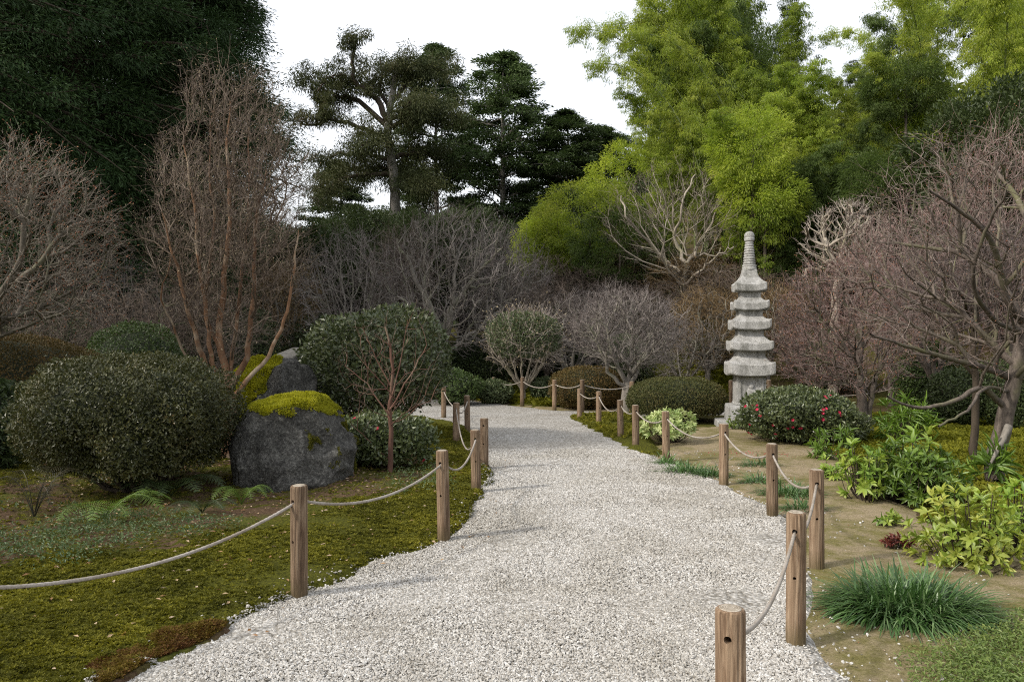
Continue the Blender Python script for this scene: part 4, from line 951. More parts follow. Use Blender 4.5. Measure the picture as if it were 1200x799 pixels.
rosette_plant('yellow_shrub', 'pale yellow green shoots topping the right side of the green bush', 'shrub', (c[0]+.08, c[1]-.06, .30), (.28, .28, .40), 30, 7, .12, .036, MT['yellow_leaf'], 33, .3)
rosette_plant('gold_leaf_plant', 'yellow plant with broad gold and pink tinged leaves at the right', 'plant', (3.06, 5.15, .14), (.36, .30, .40), 190, 7, .072, .027, MT['gold_leaf'], 34, .45)
rosette_plant('gold_leaf_plant', 'greener broad leaved plant cut off by the right edge of the picture', 'plant', (3.62, 5.55, .18), (.30, .30, .34), 60, 7, .08, .03, MT['yellow_leaf'], 35, .4)
rosette_plant('small_plant', 'small yellow green seedling in front of the narrow leaved green bush', 'plant', (*gy(1045, 618), .03), (.12, .10, .10), 20, 6, .06, .024, MT['yellow_leaf'], 36)
rosette_plant('maroon_plant', 'small dark maroon tufted plant on the bare soil', 'plant', (*gy(1049, 644), .02), (.11, .09, .10), 40, 7, .035, .014, MT['maroon'], 37)
rosette_plant('leafy_sprout', 'upright pale green sprout right in front of the red flowered camellia', 'plant', (*gy(965, 540), .10), (.17, .15, .30), 26, 7, .11, .03, MT['fresh_leaf'], 38, .2)
rosette_plant('leafy_sprout', 'second low green sprout between the red flowered camellia and the rope post', 'plant', (*gy(975, 562), .06), (.17, .15, .16), 22, 7, .08, .024, MT['yellow_leaf'], 39)
rosette_plant('leafy_sprout', 'slender green sprout to the right of the red flowered camellia', 'plant', (*gy(990, 530), .12), (.14, .13, .28), 20, 7, .11, .026, MT['fresh_leaf'], 40)
c, rx, rz = dome(752, 818, 479, 11.3, .42)
rosette_plant('variegated_shrub', 'pale green shrub with cream edged leaves between two rope posts', 'shrub', c, (rx, .38, rz), 260, 8, .075, .026, MT['varieg'], 41)
rosette_plant('leafy_sprout', 'yellowish sprout at the left foot of the red flowered camellia beside the base slab', 'plant', (*gy(868, 505), .12), (.22, .15, .22), 30, 7, .07, .024, MT['yellow_leaf'], 42)
rosette_plant('grassy_plant', 'airy strap leaved green plant on the moss behind the yellow bushes', 'plant', (*gy(1062, 520), .25), (.42, .35, .42), 60, 10, .20, .018, MT['fresh_leaf'], 43, .5)
rosette_plant('strap_leaf_plant', 'star shaped strap leaved plant between the two right hand trunks', 'plant', (*gy(1158, 568), .22), (.14, .12, .26), 8, 12, .24, .03, MT['fresh_leaf'], 44, .3)

# ================================================================== GRASS CLUMPS
def tuft(name, label, c, r, n, L, W, mat, cat='grass clump', droop=.8, up=1.1, group=None, flat=.0):
    root = thing(name, label, cat, (c[0], c[1], float(hz(c[0], c[1]))+.015), group)
    a = rs.rand(n)*2*PI; q = np.sqrt(rs.rand(n)); dx, dy = np.cos(a)*q, np.sin(a)*q
    z = hz(c[0]+dx*r[0], c[1]+dy*r[1]); P = np.column_stack([c[0]+dx*r[0]*.75, c[1]+dy*r[1]*.75, z+.0])
    D = np.column_stack([dx*.9+rs.randn(n)*.35, dy*.9+rs.randn(n)*.35, np.full(n, up)*(1-.55*q)]); l = L*(.6+.6*rs.rand(n))
    v, f, rr = blades(P, D, l, W, droop*(.3+.9*rs.rand(n))); build('blades', v, f, mat, root, rr, True); return root
g = gy(1070, 722); tuft('grass_clump', 'large arching dark green grass clump at the lower right', (g[0], g[1]+.05), (.40, .27), 3400, .36, .0085, MT['mondo'], droop=.85, up=1.25)
for (px, py, rx, ry, n, lab) in [(805,556,.34,.16,420,'low grass tuft along the gravel edge right of the cream edged shrub'),(833,560,.22,.12,240,'small grass tuft touching the rope post right of the cream edged shrub'),
    (783,545,.14,.1,160,'tiny grass tuft at the foot of the post beside the cream edged shrub'),(925,582,.34,.22,520,'pale streaked grass tuft behind the rope post at the right gravel edge'),(890,568,.2,.12,160,'thin yellowish grass tuft left of the pale streaked tuft'),
    (890,548,.25,.1,160,'sparse grass tuft on the soil below the red flowered camellia'),(940,600,.2,.1,150,'short dark grass tuft between two right hand rope posts')]:
    g = gy(px, py); tuft('grass_tuft', lab, g, (rx, ry), int(n*1.5), .25, .009, MT['mondo'], 'grass tuft', .85, 1.0, 'grass tufts along the right gravel edge')
# low leafy cover, lower right and left
def cover(name, label, poly, n, mat, size, hgt, yr, xr, seed, cat='ground cover'):
    r = np.random.RandomState(seed); P = np.column_stack([xr[0]+(xr[1]-xr[0])*r.rand(n), yr[0]+(yr[1]-yr[0])*r.rand(n)]); s = poly_sd(P, poly); k = (s > 0) & (r.rand(n) < np.clip(s/.28, .12, 1)) & (n2d(Noise3(seed, 12, 3.0), P)+.5*n2d(Noise3(seed+1, 12, 11.0), P)+r.rand(n)*1.1 > .3)
    P, s = P[k], s[k]; m = len(P); z = gh(P)+.02+hgt*r.rand(m)*np.clip(s/.15, .2, 1)
    D = nrm(np.column_stack([r.randn(m, 2), .35+.3*r.rand(m)])); v, f, rr = leaves(np.column_stack([P, z]), D, nrm(np.column_stack([r.randn(m, 2)*.5, np.ones(m)])), size*(.6+.8*r.rand(m)), size*.4, T_DIAMOND, r.rand(m))
    return tag(build(name, v, f, mat, rnd=rr), label, cat, kind='stuff')
CV = rough_poly([tuple(gy(1062,768)),tuple(gy(1090,745)),tuple(gy(1150,733)),tuple(gy(1300,728)),(3.2,2.6),(1.9,2.6),tuple(gy(1070,830))], 41, .05)
cover('ground_cover', 'yellow green creeping ground cover in the lower right corner', CV, 80000, MT['cover'], .022, .055, (2.4, 4.4), (1.4, 3.6), 42)
CV2 = rough_poly([tuple(gy(1030,755)),tuple(gy(1060,742)),tuple(gy(1090,750)),tuple(gy(1070,775)),tuple(gy(1035,772))], 43, .03)
cover('ground_cover', 'sparse green runner of ground cover just left of the lower right patch', CV2, 3500, MT['cover'], .022, .03, (3, 4.2), (1.2, 2.6), 44)
WD = rough_poly([tuple(gy(-160,700)),tuple(gy(20,684)),tuple(gy(180,664)),tuple(gy(300,640)),tuple(gy(330,615)),tuple(gy(240,612)),tuple(gy(150,605)),tuple(gy(70,600)),tuple(gy(-160,610))], 45, .08)
cover('weeds', 'bluish green small leaved weeds under the big round bush', WD, 42000, MT['weed'], .028, .06, (4.2, 7.6), (-6.5, -1), 46, 'weeds')
WE = rough_poly([tuple(gy(440,560)),tuple(gy(520,548)),tuple(gy(548,565)),tuple(gy(530,585)),tuple(gy(450,590))], 47, .05)
cover('weeds', 'small fresh green weeds at the moss bank tip under the thin sapling', WE, 8000, MT['weed'], .024, .05, (6.5, 9.6), (-2, 0), 48, 'weeds')
# fallen leaves and petals
def litter(name, label, P, size, mat):
    m = len(P); z = gh(P)+.014; v, f, rr = leaves(np.column_stack([P, z]), nrm(np.column_stack([rs.randn(m, 2), .1*rs.randn(m)])), nrm(np.column_stack([rs.randn(m, 2)*.35, np.ones(m)])), size*(.6+.8*rs.rand(m)), size*.5, T_DIAMOND)
    tag(build(name, v, f, mat, rnd=rr), label, 'fallen leaves', kind='stuff')
m = 2600; P = np.column_stack([rs.uniform(-6, 0, m), rs.uniform(3, 10, m)]); P = P[(poly_sd(P, LITTER) > -.15) | (rs.rand(m) < .30)]; P = P[poly_sd(P, PATH) < .25]
litter('fallen_leaves', 'dry brown leaves lying on the bare soil under the left bushes', P, .035, MT['petal_dry'])
m = 900; P = np.column_stack([rs.uniform(1.4, 5, m), rs.uniform(2.6, 10, m)]); P = P[poly_sd(P, SOIL) > .05]
litter('fallen_leaves', 'small dry leaves and chips scattered over the tan soil on the right', P, .018, MT['petal_dry'])
g = gy(895, 533); P = np.column_stack([g[0]+rs.randn(260)*.55, g[1]+rs.randn(260)*.16]); litter('fallen_petals', 'red petals fallen on the soil beneath the red flowered camellia', P, .022, MT['red_petal'])

# ================================================================== FERNS
def fern(label, px, py, fronds, L, mat, seed, aim=None, spread=2*PI, lift=.8, name='fern'):
    g = gy(px, py); base = np.array([g[0], g[1], float(gh(g[None])[0])]); root = thing(name, label, 'fern', base); r = np.random.RandomState(seed)
    for k in range(fronds):
        a = (aim if aim is not None else 0)+((k+.5)/fronds-.5)*spread+r.randn()*.15; l = L*r.uniform(.8, 1.15); d = np.array([math.cos(a), math.sin(a), 0]); K = 20
        u = np.linspace(0, 1, K)[:, None]; cen_ = base+d*u*l*.85+np.array([0, 0, 1.0])*(lift*l*1.9*(u-.82*u*u)); T = nrm(np.gradient(cen_, axis=0)); S = nrm(np.cross(T, [0, 0, 1.0])); Nn = np.cross(S, T)
        V1, F1, R1_ = tubes([(cen_, np.linspace(.004, .001, K))], 4)
        w = l*.30*np.sin(PI*np.clip(u[:, 0]*.86+.10, 0, 1))**.9; parts = [(V1, F1, R1_*0+.3)]
        for sgn in (-1, 1):
            Pp = cen_[3:]; D = nrm(S[3:]*sgn+T[3:]*.45-Nn[3:]*.12+r.randn(K-3, 3)*.05); ww = w[3:]
            M_ = 9; t = np.linspace(.08, .95, M_)
            Q = (Pp[:, None]+D[:, None]*t[None, :, None]*ww[:, None, None]).reshape(-1, 3); ww2 = (ww[:, None]*0+l/K*.40*(1-.6*t)[None]).reshape(-1)
            TT = np.repeat(T[3:], M_, 0); DD = np.repeat(D, M_, 0); NN = np.repeat(Nn[3:], M_, 0)
            for s2 in (-1, 1): parts.append(leaves(Q, nrm(TT*s2+DD*.6), NN, ww2*1.25, ww2*.8, T_DIAMOND, np.clip(.5+.3*r.randn(len(Q)), 0, 1)))
        v, f, rr = merge(parts); build('frond', v, f, mat, root, rr)
    return root
fern('bright green fern with arching fronds at the foot of the large round bush', 122, 618, 5, .56, MT['fern'], 51, -.75, 2.6, .62)
fern('dark brown fern with upright fronds at the left edge of the weeds', 40, 612, 9, .46, MT['fern_brown'], 52, 1.3, 4.6, 1.3)
fern('dark green fern hanging under the right side of the large round bush', 200, 590, 8, .55, MT['fern_dark'], 53, -1.4, 3.4, .6)
fern('small fern in front of the left foot of the big boulder', 283, 597, 7, .34, MT['fern'], 54, -1.2, 4.4, .9)
fern('deep green fern in the shade below the middle of the large round bush', 155, 585, 8, .58, MT['fern_dark'], 55, -1.6, 4.0, .9)
fern('small fern hidden among the weeds beside the boulder', 237, 608, 6, .34, MT['fern_dark'], 56, -1.2, 3.4, .6)

# ================================================================== BARE TREES
def inside(c, r):
    c, r = np.array(c), np.array(r); return lambda q: ((((q-c)/r)**2).sum(1) < 1)
# grey dome-shaped bare tree at the left edge
D0 = 9.0; b = gp(-75, D0); limbs = [limb([b, wp(-60,470,D0), wp(-40,420,D0)], .11, .085, 8, .01)]
for pts, r0 in [([(-40,420),(-10,360),(22,310),(30,250),(40,215)],.055),([(-40,420),(0,378),(40,365),(90,338)],.045),([(-45,430),(-60,360),(-50,280),(-20,220)],.06),([(-40,420),(10,345),(45,310),(78,270),(100,262)],.05),([(-50,440),(-110,370),(-130,300)],.05),([(-40,425),(0,395),(60,372)],.03)]:
    dz = rs.uniform(-.5, .5); limbs.append(limb([wp(x, y, D0+dz*k/len(pts)) for k, (x, y) in enumerate(pts)], r0, .016, 14, .006))
c = wp(-12, 296, D0); R_ = (1.42, 1.3, 1.36)
pts = ell(1900, c, R_, .40, 2.0, zmin=wp(0, 378, D0)[2])
bare_tree('bare_maple', 'grey bare dome shaped maple with russet twig tips at the left edge', 'tree', b, limbs, pts, MT['bark_grey'], MT['tw_grey'], c, bf=.42, tip=.0058, ntwig=3, tl=(.08,.22), tr=.003, bend=.35, up=.1,
          buds=.6, budmat=twigm('russet_bud', (.14,.055,.03), (.25,.10,.05), (.30,.17,.10)), budsize=.027)
# orange barked multi-stem tree
D0 = 9.6; b = np.array([wp(270, 470, D0)[0], D0, 0.0]); limbs = [limb([b, b+[.0,0,.35], wp(268,462,D0)], .12, .10, 7)]
for pts, r0 in [([(268,462),(258,400),(262,330),(270,250),(266,180),(270,120)],.062),([(268,462),(290,410),(298,330),(300,260),(312,200)],.055),([(266,465),(238,420),(222,370),(205,310),(190,250)],.050),([(268,462),(250,430),(243,380),(232,300),(225,220),(215,170)],.045),
    ([(272,466),(312,420),(335,370),(345,310),(350,270)],.040),([(266,465),(220,420),(205,385),(190,350),(200,300)],.022),([(268,462),(275,400),(282,330),(290,250),(292,150)],.038),([(268,462),(262,420),(240,360),(252,270),(245,200),(250,130)],.035)]:
    dz = rs.uniform(-.8, .8); limbs.append(limb([wp(x, y, D0+dz*k/len(pts)) for k, (x, y) in enumerate(pts)], r0*.82, .007, 20, .010))
c = wp(262, 270, D0); cb = wp(268, 455, D0)
def fan(q):
    t = (q[:, 2]-cb[2])/3.95; w = .28+.78*np.clip(t*2.1, 0, 1)-.52*np.clip((t-.45)/.55, 0, 1)**1.2+.12*np.sin(q[:, 2]*5+q[:, 0]*4)
    return (np.hypot(q[:, 0]-(cb[0]-.05+.12*t), q[:, 1]-D0) < w) & (t > .14) & (t < 1)
pts = ell(1650, wp(262, 265, D0), (1.5, 1.2, 2.25), .1, 2.0, keep=fan)
bare_tree('crape_myrtle', 'tall multi stemmed bare tree with orange brown bark behind the mossy boulders', 'tree', b, limbs, pts, MT['bark_orange'], MT['tw_brown'], wp(268, 380, D0), bf=.45, tip=.0050, ntwig=3, tl=(.10,.30), tr=.0030, up=.3, bend=.4, spread=1.0, crownbark=MT['bark_tan'],
          buds=.35, budmat=MT['tan_bud'], budsize=.022)
# thin sapling with red bark in front of the camellia
D0 = 8.35; b = gp(457, D0); limbs = [limb([b, wp(458,520,D0), wp(457,470,D0), wp(460,430,D0), wp(452,385,D0)], .032, .010, 16, .004)]
for pts, r0 in [([(457,480),(480,440),(500,405)],.013),([(458,490),(430,450),(405,430)],.012),([(457,470),(470,420),(478,375)],.012),([(457,540),(435,520),(412,498)],.010),([(459,455),(440,420),(425,385)],.011),([(457,500),(478,482),(505,470)],.009)]:
    limbs.append(limb([wp(x, y, D0+rs.uniform(-.2, .2)) for x, y in pts], r0*.75, .004, 9, .006))
pts = ell(190, wp(457, 440, D0), (.60, .5, .76), .1, 2, zmin=wp(0, 500, D0)[2])
bare_tree('sapling', 'thin bare sapling with reddish bark standing before the low camellia', 'tree', b, limbs, pts, MT['bark_red'], MT['tw_brown'], wp(457, 480, D0), bf=.35, tip=.0030, ntwig=1, tl=(.06,.18), tr=.0016)
# dark trunked bare tree behind the tall camellia
D0 = 20.6; b = gp(512, D0); limbs = [limb([b, wp(512,440,D0), wp(520,400,D0), wp(530,360,D0)], .19, .12, 12, .02)]
for pts, r0 in [([(520,400),(500,350),(478,310),(465,280)],.09),([(530,360),(560,320),(590,290)],.07),([(530,360),(535,310),(525,270)],.06),([(515,420),(560,385),(610,345)],.07),([(508,430),(485,380),(455,350)],.06),([(545,340),(580,330),(608,318)],.04),([(522,390),(560,400),(590,385)],.035)]:
    dz = rs.uniform(-1.2, 1.2); limbs.append(limb([wp(x, y, D0+dz*k/len(pts)) for k, (x, y) in enumerate(pts)], r0, .02, 14, .03))
c = wp(535, 330, D0); pts = ell(1300, c, (2.0, 2.0, 1.95), .3, 2.0, zmin=wp(0, 420, D0)[2])
bare_tree('bare_maple', 'dark trunked spreading bare tree behind the tall white flecked camellia', 'tree', b, limbs, pts, MT['bark_ash'], MT['tw_ash'], wp(530, 390, D0), bf=.4, tip=.011, ntwig=2, tl=(.18,.45), tr=.0055, up=.1)
# umbrella shaped shrub with pale stems and tan buds
D0 = 18.4; b = gp(613, D0); limbs = [limb([b, wp(613,462,D0), wp(612,455,D0)], .07, .06, 6)]
for k in range(15):
    a = k/15*2*PI; e = wp(613, 398+rs.uniform(-14, 14), D0)+np.array([math.cos(a)*.85, math.sin(a)*.8, 0]); m_ = wp(613, 432, D0)+np.array([math.cos(a)*.42, math.sin(a)*.4, 0]); limbs.append(limb([wp(613,458,D0), m_, e], .028, .012, 12, .012))
c = wp(615, 400, D0); pts = ell(500, c, (.95, .9, .8), .5, 3, zmin=wp(0, 430, D0)[2])
um = bare_tree('paperbush', 'umbrella shaped shrub with many pale stems and tan buds at the path end', 'shrub', b, limbs, pts, MT['bark_pale'], MT['tw_pale'], c, bf=.3, tip=.006, ntwig=2, tl=(.12,.3), tr=.004, buds=.3, budmat=MT['tan_bud'], budsize=.05)
P, Nn = dome_pts(7500, wp(615, 396, D0), (.90, .88, .62), 61, .08, 2.5, .35, zmin=wp(0, 418, D0)[2]); v, f, rr = leaves(P, nrm(Nn+rs.randn(len(P), 3)*.6), nrm(Nn+rs.randn(len(P), 3)*.4), .075, .034, T_DIAMOND)
build('foliage', v, f, MT['grey_green'], um, rr)
# big maple at the right edge
D0 = 8.2; b = gp(1168, 8.1); limbs = [limb([b, wp(1166,540,D0), wp(1180,480,D0), wp(1192,430,D0), wp(1200,380,D0)], .10, .065, 16, .006)]
for pts, r0, dd in [([(1180,480),(1150,455),(1120,470),(1075,478),(1040,465)],.035,-.5),([(1188,445),(1150,430),(1110,420),(1060,405),(1020,392)],.04,-.3),([(1200,380),(1170,330),(1130,300),(1080,290),(1030,285)],.05,.4),([(1200,380),(1215,320),(1200,250),(1170,205),(1140,185)],.055,.6),
    ([(1192,430),(1160,400),(1120,360),(1075,345),(1040,335)],.04,.2),([(1200,380),(1180,350),(1165,290),(1130,250),(1090,225)],.045,-.5),([(1200,400),(1245,340),(1260,260),(1240,190)],.06,.3),([(1205,395),(1260,370),(1330,330)],.05,0),([(1185,460),(1155,455),(1135,480),(1100,500)],.02,-.6),([(1200,390),(1165,375),(1140,330),(1155,270),(1180,225)],.03,-.8)]:
    limbs.append(limb([wp(x, y, D0+dd*k/(len(pts)-1)*1.6) for k, (x, y) in enumerate(pts)], r0, .010, 20, .006))
c = wp(1180, 300, D0)+np.array([0, .1, 0]); pts = ell(1250, c, (1.75, 1.5, 1.42), .30, 2.0, zmin=wp(0, 455, D0)[2], keep=lambda q: (q[:, 2] < wp(0, 150, D0)[2]+(q[:, 0]-wp(1120,0,D0)[0])*.35) & (Noise3(66, 12, 2.2)(q) > -.55))
bm_ = bare_tree('bare_maple', 'big spreading maple with leaning thick trunk and pinkish twigs at the right edge', 'tree', b, limbs, pts, MT['bark_mauve'], MT['tw_rose'], wp(1195, 400, D0), bf=.38, tip=.0064, ntwig=2, tl=(.08,.28), tr=.0026, bend=.4, up=.05, spread=1.0,
          buds=.4, budmat=MT['tw_red'], budsize=.016)
v, f, rr = tubes([limb([wp(1182,500,8.08), wp(1172,522,7.98), wp(1160,545,7.92)], .042, .012, 8)], 8); build('branch_stub', v, f, MT['bark_ash'], bm_, rr, True)
# thin dark trunk beside it
D0 = 9.3; b = gp(1143, D0); limbs = [limb([b, wp(1141,520,D0), wp(1144,460,D0), wp(1140,400,D0), wp(1146,350,D0), wp(1138,300,D0)], .052, .022, 20, .008)]
for pts, r0 in [([(1141,440),(1110,395),(1085,360)],.022),([(1143,420),(1165,370),(1190,330)],.02),([(1140,380),(1120,330),(1110,280)],.018),([(1142,400),(1150,340),(1165,280)],.018)]: limbs.append(limb([wp(x, y, D0+rs.uniform(-.2,.6)) for x, y in pts], r0, .008, 12, .01))
pts = ell(600, wp(1135, 330, D0+.3), (.9, .8, .75), .2, 2)
bare_tree('bare_maple', 'thin straight dark trunked bare tree left of the thick leaning trunk', 'tree', b, limbs, pts, MT['bark_dark'], MT['tw_mauve'], wp(1140, 400, D0), bf=.5, tip=.004, ntwig=3, tl=(.1,.3), tr=.0024)
# pink twigged tree right of the pagoda
D0 = 13.2; b = gp(1008, D0); limbs = [limb([b, wp(1010,480,D0), wp(1006,440,D0), wp(1008,400,D0)], .10, .06, 12, .01), limb([b+[.12,0,0], wp(1020,470,D0), wp(1026,440,D0)], .06, .04, 8, .01)]
for pts, r0 in [([(1006,440),(985,400),(960,370),(945,345)],.035),([(1008,400),(1015,350),(1005,310)],.035),([(1008,410),(1040,370),(1055,335)],.035),([(1006,440),(970,425),(935,415)],.03),([(1026,440),(1050,410),(1068,380)],.03),([(1008,400),(990,350),(985,320)],.03),([(1020,465),(1045,450),(1062,430)],.02)]:
    dz = rs.uniform(-.9, .9); limbs.append(limb([wp(x, y, D0+dz*k/len(pts)) for k, (x, y) in enumerate(pts)], r0, .01, 12, .015))
c = wp(992, 385, D0); pts = ell(1300, c, (1.18, 1.15, 1.28), .35, 2.2, zmin=wp(0, 455, D0)[2])
bare_tree('bare_maple', 'round bare maple with pinkish red twigs just right of the pagoda', 'tree', b, limbs, pts, MT['bark_mauve'], MT['tw_pink'], wp(1005, 430, D0), bf=.42, tip=.006, ntwig=3, tl=(.10,.26), tr=.0034, bend=.35, up=.1, buds=.45, budmat=MT['tw_red'], budsize=.026)
# pale gnarled tree
D0 = 19.5; b = gp(975, D0); limbs = [limb([b, wp(978,360,D0), wp(982,320,D0)], .13, .09, 10, .02)]
for pts, r0 in [([(982,320),(970,290),(965,262),(975,245)],.06),([(982,320),(1000,290),(1018,255)],.06),([(980,330),(955,315),(940,325)],.05),([(982,310),(990,275),(998,245)],.05),([(985,320),(1020,300),(1035,280)],.04),([(970,290),(950,280),(945,268)],.04)]:
    limbs.append(limb([wp(x, y, D0+rs.uniform(-.5,.5)) for x, y in pts], r0, .03, 12, .03))
pts = ell(330, wp(990, 283, D0), (1.15, 1.0, 1.0), .3, 2.2)
bare_tree('gnarled_tree', 'pale whitish gnarled bare tree with knobbly stubs behind the pagoda right', 'tree', b, limbs, pts, MT['bark_pale'], MT['tw_pale'], wp(985, 320, D0), bf=.3, tip=.016, ntwig=3, tl=(.1,.25), tr=.008, bend=.2)
# pale branched tree before the feathery grove
D0 = 24.0; b = gp(800, D0); limbs = [limb([b, wp(800,345,D0), wp(805,310,D0)], .11, .08, 10, .02)]
for pts, r0 in [([(805,310),(790,280),(800,240),(815,205)],.06),([(805,310),(830,270),(850,225)],.06),([(800,330),(765,290),(735,255),(728,230)],.05),([(800,335),(830,310),(852,285)],.045),([(797,320),(765,300),(745,290)],.04),([(805,300),(835,300),(860,290)],.03)]:
    limbs.append(limb([wp(x, y, D0+rs.uniform(-1,1)) for x, y in pts], r0, .02, 14, .04))
pts = ell(420, wp(790, 262, D0), (2.3, 1.6, 1.7), .2, 2)
bare_tree('bare_tree', 'open bare tree with long pale branches in front of the feathery yellow green grove', 'tree', b, limbs, pts, MT['bark_pale'], MT['tw_grey'], wp(800, 310, D0), bf=.5, tip=.010, ntwig=3, tl=(.2,.5), tr=.006)
# multi-trunk grey tree behind the two clipped hedges
D0 = 16.2; b = gp(733, D0); limbs = [limb([b, wp(735,460,D0), wp(736,448,D0)], .13, .10, 7)]
for pts, r0 in [([(736,452),(722,425),(712,390),(700,365)],.055),([(736,450),(740,410),(742,370)],.055),([(738,450),(755,420),(775,390),(790,370)],.05),([(734,455),(715,440),(700,400),(690,380)],.045),([(740,440),(760,400),(762,360)],.04)]:
    dz = rs.uniform(-.8, .8); limbs.append(limb([wp(x, y, D0+dz*k/len(pts)) for k, (x, y) in enumerate(pts)], r0, .016, 12, .02))
c = wp(735, 388, D0); pts = ell(900, c, (1.18, 1.1, .85), .3, 2.3)
bare_tree('bare_maple', 'bare multi trunked grey tree standing between the brown and the dark clipped hedge', 'tree', b, limbs, pts, MT['bark_ash'], MT['tw_ash'], wp(736, 430, D0), bf=.42, tip=.008, ntwig=3, tl=(.12,.3), tr=.0045, up=.1)

# ---- small bare trees of the thicket: three shapes, copied
def thicket_proto(k, bark, tw, ln, H=3.4, W=1.5, npt=560, tip=.006, pale=False):
    r0 = np.array([0, 0, 0.0]); limbs = [limb([r0-[0, 0, .3], [0.02, 0, H*.10], [0, .02, H*.18]], .085, .07, 6)]
    for i in range(7):
        a = i/7*2*PI+rs.rand(); w_ = W*rs.uniform(.4, .75); limbs.append(limb([[0, .02, H*.17], [math.cos(a)*w_*.4, math.sin(a)*w_*.4, H*.36], [math.cos(a)*w_*.8, math.sin(a)*w_*.8, H*.62], [math.cos(a)*w_, math.sin(a)*w_, H*.8]], .045, .012, 14, .02))
    pts = ell(npt, (0, 0, H*.62), (W, W, H*.38), .2, 2.2)
    return bare_tree('thicket_tree', ln, 'tree', (0, 0, 0), limbs, pts, bark, tw, (0, 0, H*.35), 'bare trees of the thicket', bf=.36, tip=tip*1.5, ntwig=3, tl=(.16,.42), tr=.0055, world=False, up=.1, spread=.9)
PT = [thicket_proto(0, MT['bark_ash'], MT['tw_ash'], 'x'), thicket_proto(1, MT['bark_mauve'], MT['tw_brown'], 'x', 3.6, 1.3), thicket_proto(2, MT['bark_ash'], MT['tw_tan'], 'x', 3.2, 1.2, 600)]
PB = thicket_proto(3, MT['bark_mauve'], MT['tw_pink'], 'x', 3.0, 1.5, 400)
first = {}
def place(proto, px, D, sc, label, rz=None, group=None, z=None, sz=None, tilt=0):
    if id(proto) not in first: o = proto; first[id(proto)] = 1
    else: o = copy_tree(proto)
    x = (px-600)/F_PX*D; o.location = (x, D, (float(hz(x, D)) if z is None else z)-.02); o.rotation_euler = (0, tilt, rs.rand()*6.28 if rz is None else rz)
    s = sc if np.ndim(sc) == 0 else sc[0]; o.scale = (s, s, s if sz is None else sz)
    o['label'] = label
    if group: o['group'] = group
    return o
BS = []
def top(px, D, ytop, H): # vertical scale so that the top reaches ytop
    x = (px-600)/F_PX*D; return (CAM_H-(ytop-HOR)/F_PX*D-float(hz(x, D)))/H
for (k, px, D, yt, s, lab) in [
    (0,415,21,272,1.0,'mauve grey fine twigged tree left of centre, below the gnarled pine trunk'),(2,335,24,305,1.0,'mauve bare tree seen through the right side stems of the orange barked tree'),
    (1,470,25,262,.9,'dark bare tree directly behind the mauve one below the gnarled pine'),(0,592,22,272,.9,'mauve bare tree above the umbrella shaped shrub'),(1,640,21,330,.9,'brown bare tree right of the umbrella shaped shrub'),
    (0,668,20,345,.8,'mauve bare tree above the brown far hedge, left part'),(0,705,22,335,.9,'mauve bare tree behind the multi trunked grey tree'),(1,650,26,300,1.3,'brown bare tree under the yellow green feathery mound'),(1,700,25,315,1.2,'brown bare tree lower right of the feathery mound'),
    (0,800,19.5,375,.75,'mauve bare tree above the dark clipped hedge'),(1,770,23,330,1.1,'dark bare tree above the dark clipped hedge, further up the slope'),(2,830,20,335,.9,'tan twigged tree left of the pagoda roofs'),(2,815,24,300,1.2,'tan twigged tree on the slope left of the pagoda spire'),
    (1,850,22.5,310,1.0,'brown bare tree right behind the pagoda spire'),(2,780,26,300,1.2,'tan twigged tree on the slope below the pale branched tree'),(1,740,27,285,1.2,'brown bare tree on the slope left of the pale branched tree'),(2,900,20.5,330,.9,'tan twigged tree right behind the pagoda roofs'),
    (1,915,23,320,1.0,'brown bare tree between the pagoda and the pale gnarled tree'),(1,300,28,300,1.3,'far brown tree behind the stems of the orange barked tree'),(1,235,16,330,.9,'dark bare tree left of the orange barked stems'),(1,165,14.5,325,.75,'brown bare tree above the plain green dome bush'),
    (0,120,18,300,1.0,'bare tree between the grey dome tree and the cedar trunk'),(1,50,14,350,.7,'low brown bare tree below the grey dome tree'),(2,870,25,280,1.1,'tan twigged tree under the dark bamboo edge')]:
    place(PT[k], px, D, s, lab, sz=top(px, D, yt, (3.4,3.6,3.2)[k]))
for (px, D, yt, s, lab) in [(1095,14.5,235,.95,'pinkish bare tree up the bank behind the big right maple'),(1045,18,265,1.0,'pinkish bare tree behind the round pink maple'),(1185,15,160,1.1,'uppermost pinkish bare tree at the right edge'),(955,17.5,375,.7,'small pinkish bare tree behind the left side of the round pink maple')]:
    place(PB, px, D, s, lab, sz=top(px, D, yt, 3.0))

# ================================================================== EVERGREEN TREES
def clump_leaves(Cn, Rc, n, L, W, droop=.5, flat=.6, outward=None, tmpl=T_DIAMOND, jit=.7):
    """n leaves round each clump centre"""
    m = len(Cn); d = rdir(m*n).reshape(m, n, 3); q = rs.rand(m, n, 1)**.5; Rc = np.broadcast_to(np.asarray(Rc, float), (m,))[:, None, None]
    P = Cn[:, None]+d*q*Rc*np.array([1, 1, flat]); o = d*.7
    if outward is not None: o = o+outward[:, None]*.8
    D = o.reshape(-1, 3)+rs.randn(m*n, 3)*jit*.6; D[:, 2] -= droop; D = nrm(D); U = nrm(np.array([0, 0, 1.0])+rs.randn(m*n, 3)*.6)
    s = .6+.8*rs.rand(m*n); rn = np.clip(np.repeat(rs.rand(m), n)*.55+rs.rand(m*n)*.45, 0, 1)
    return leaves(P.reshape(-1, 3), D, U, L*s, W*s, tmpl, rn)
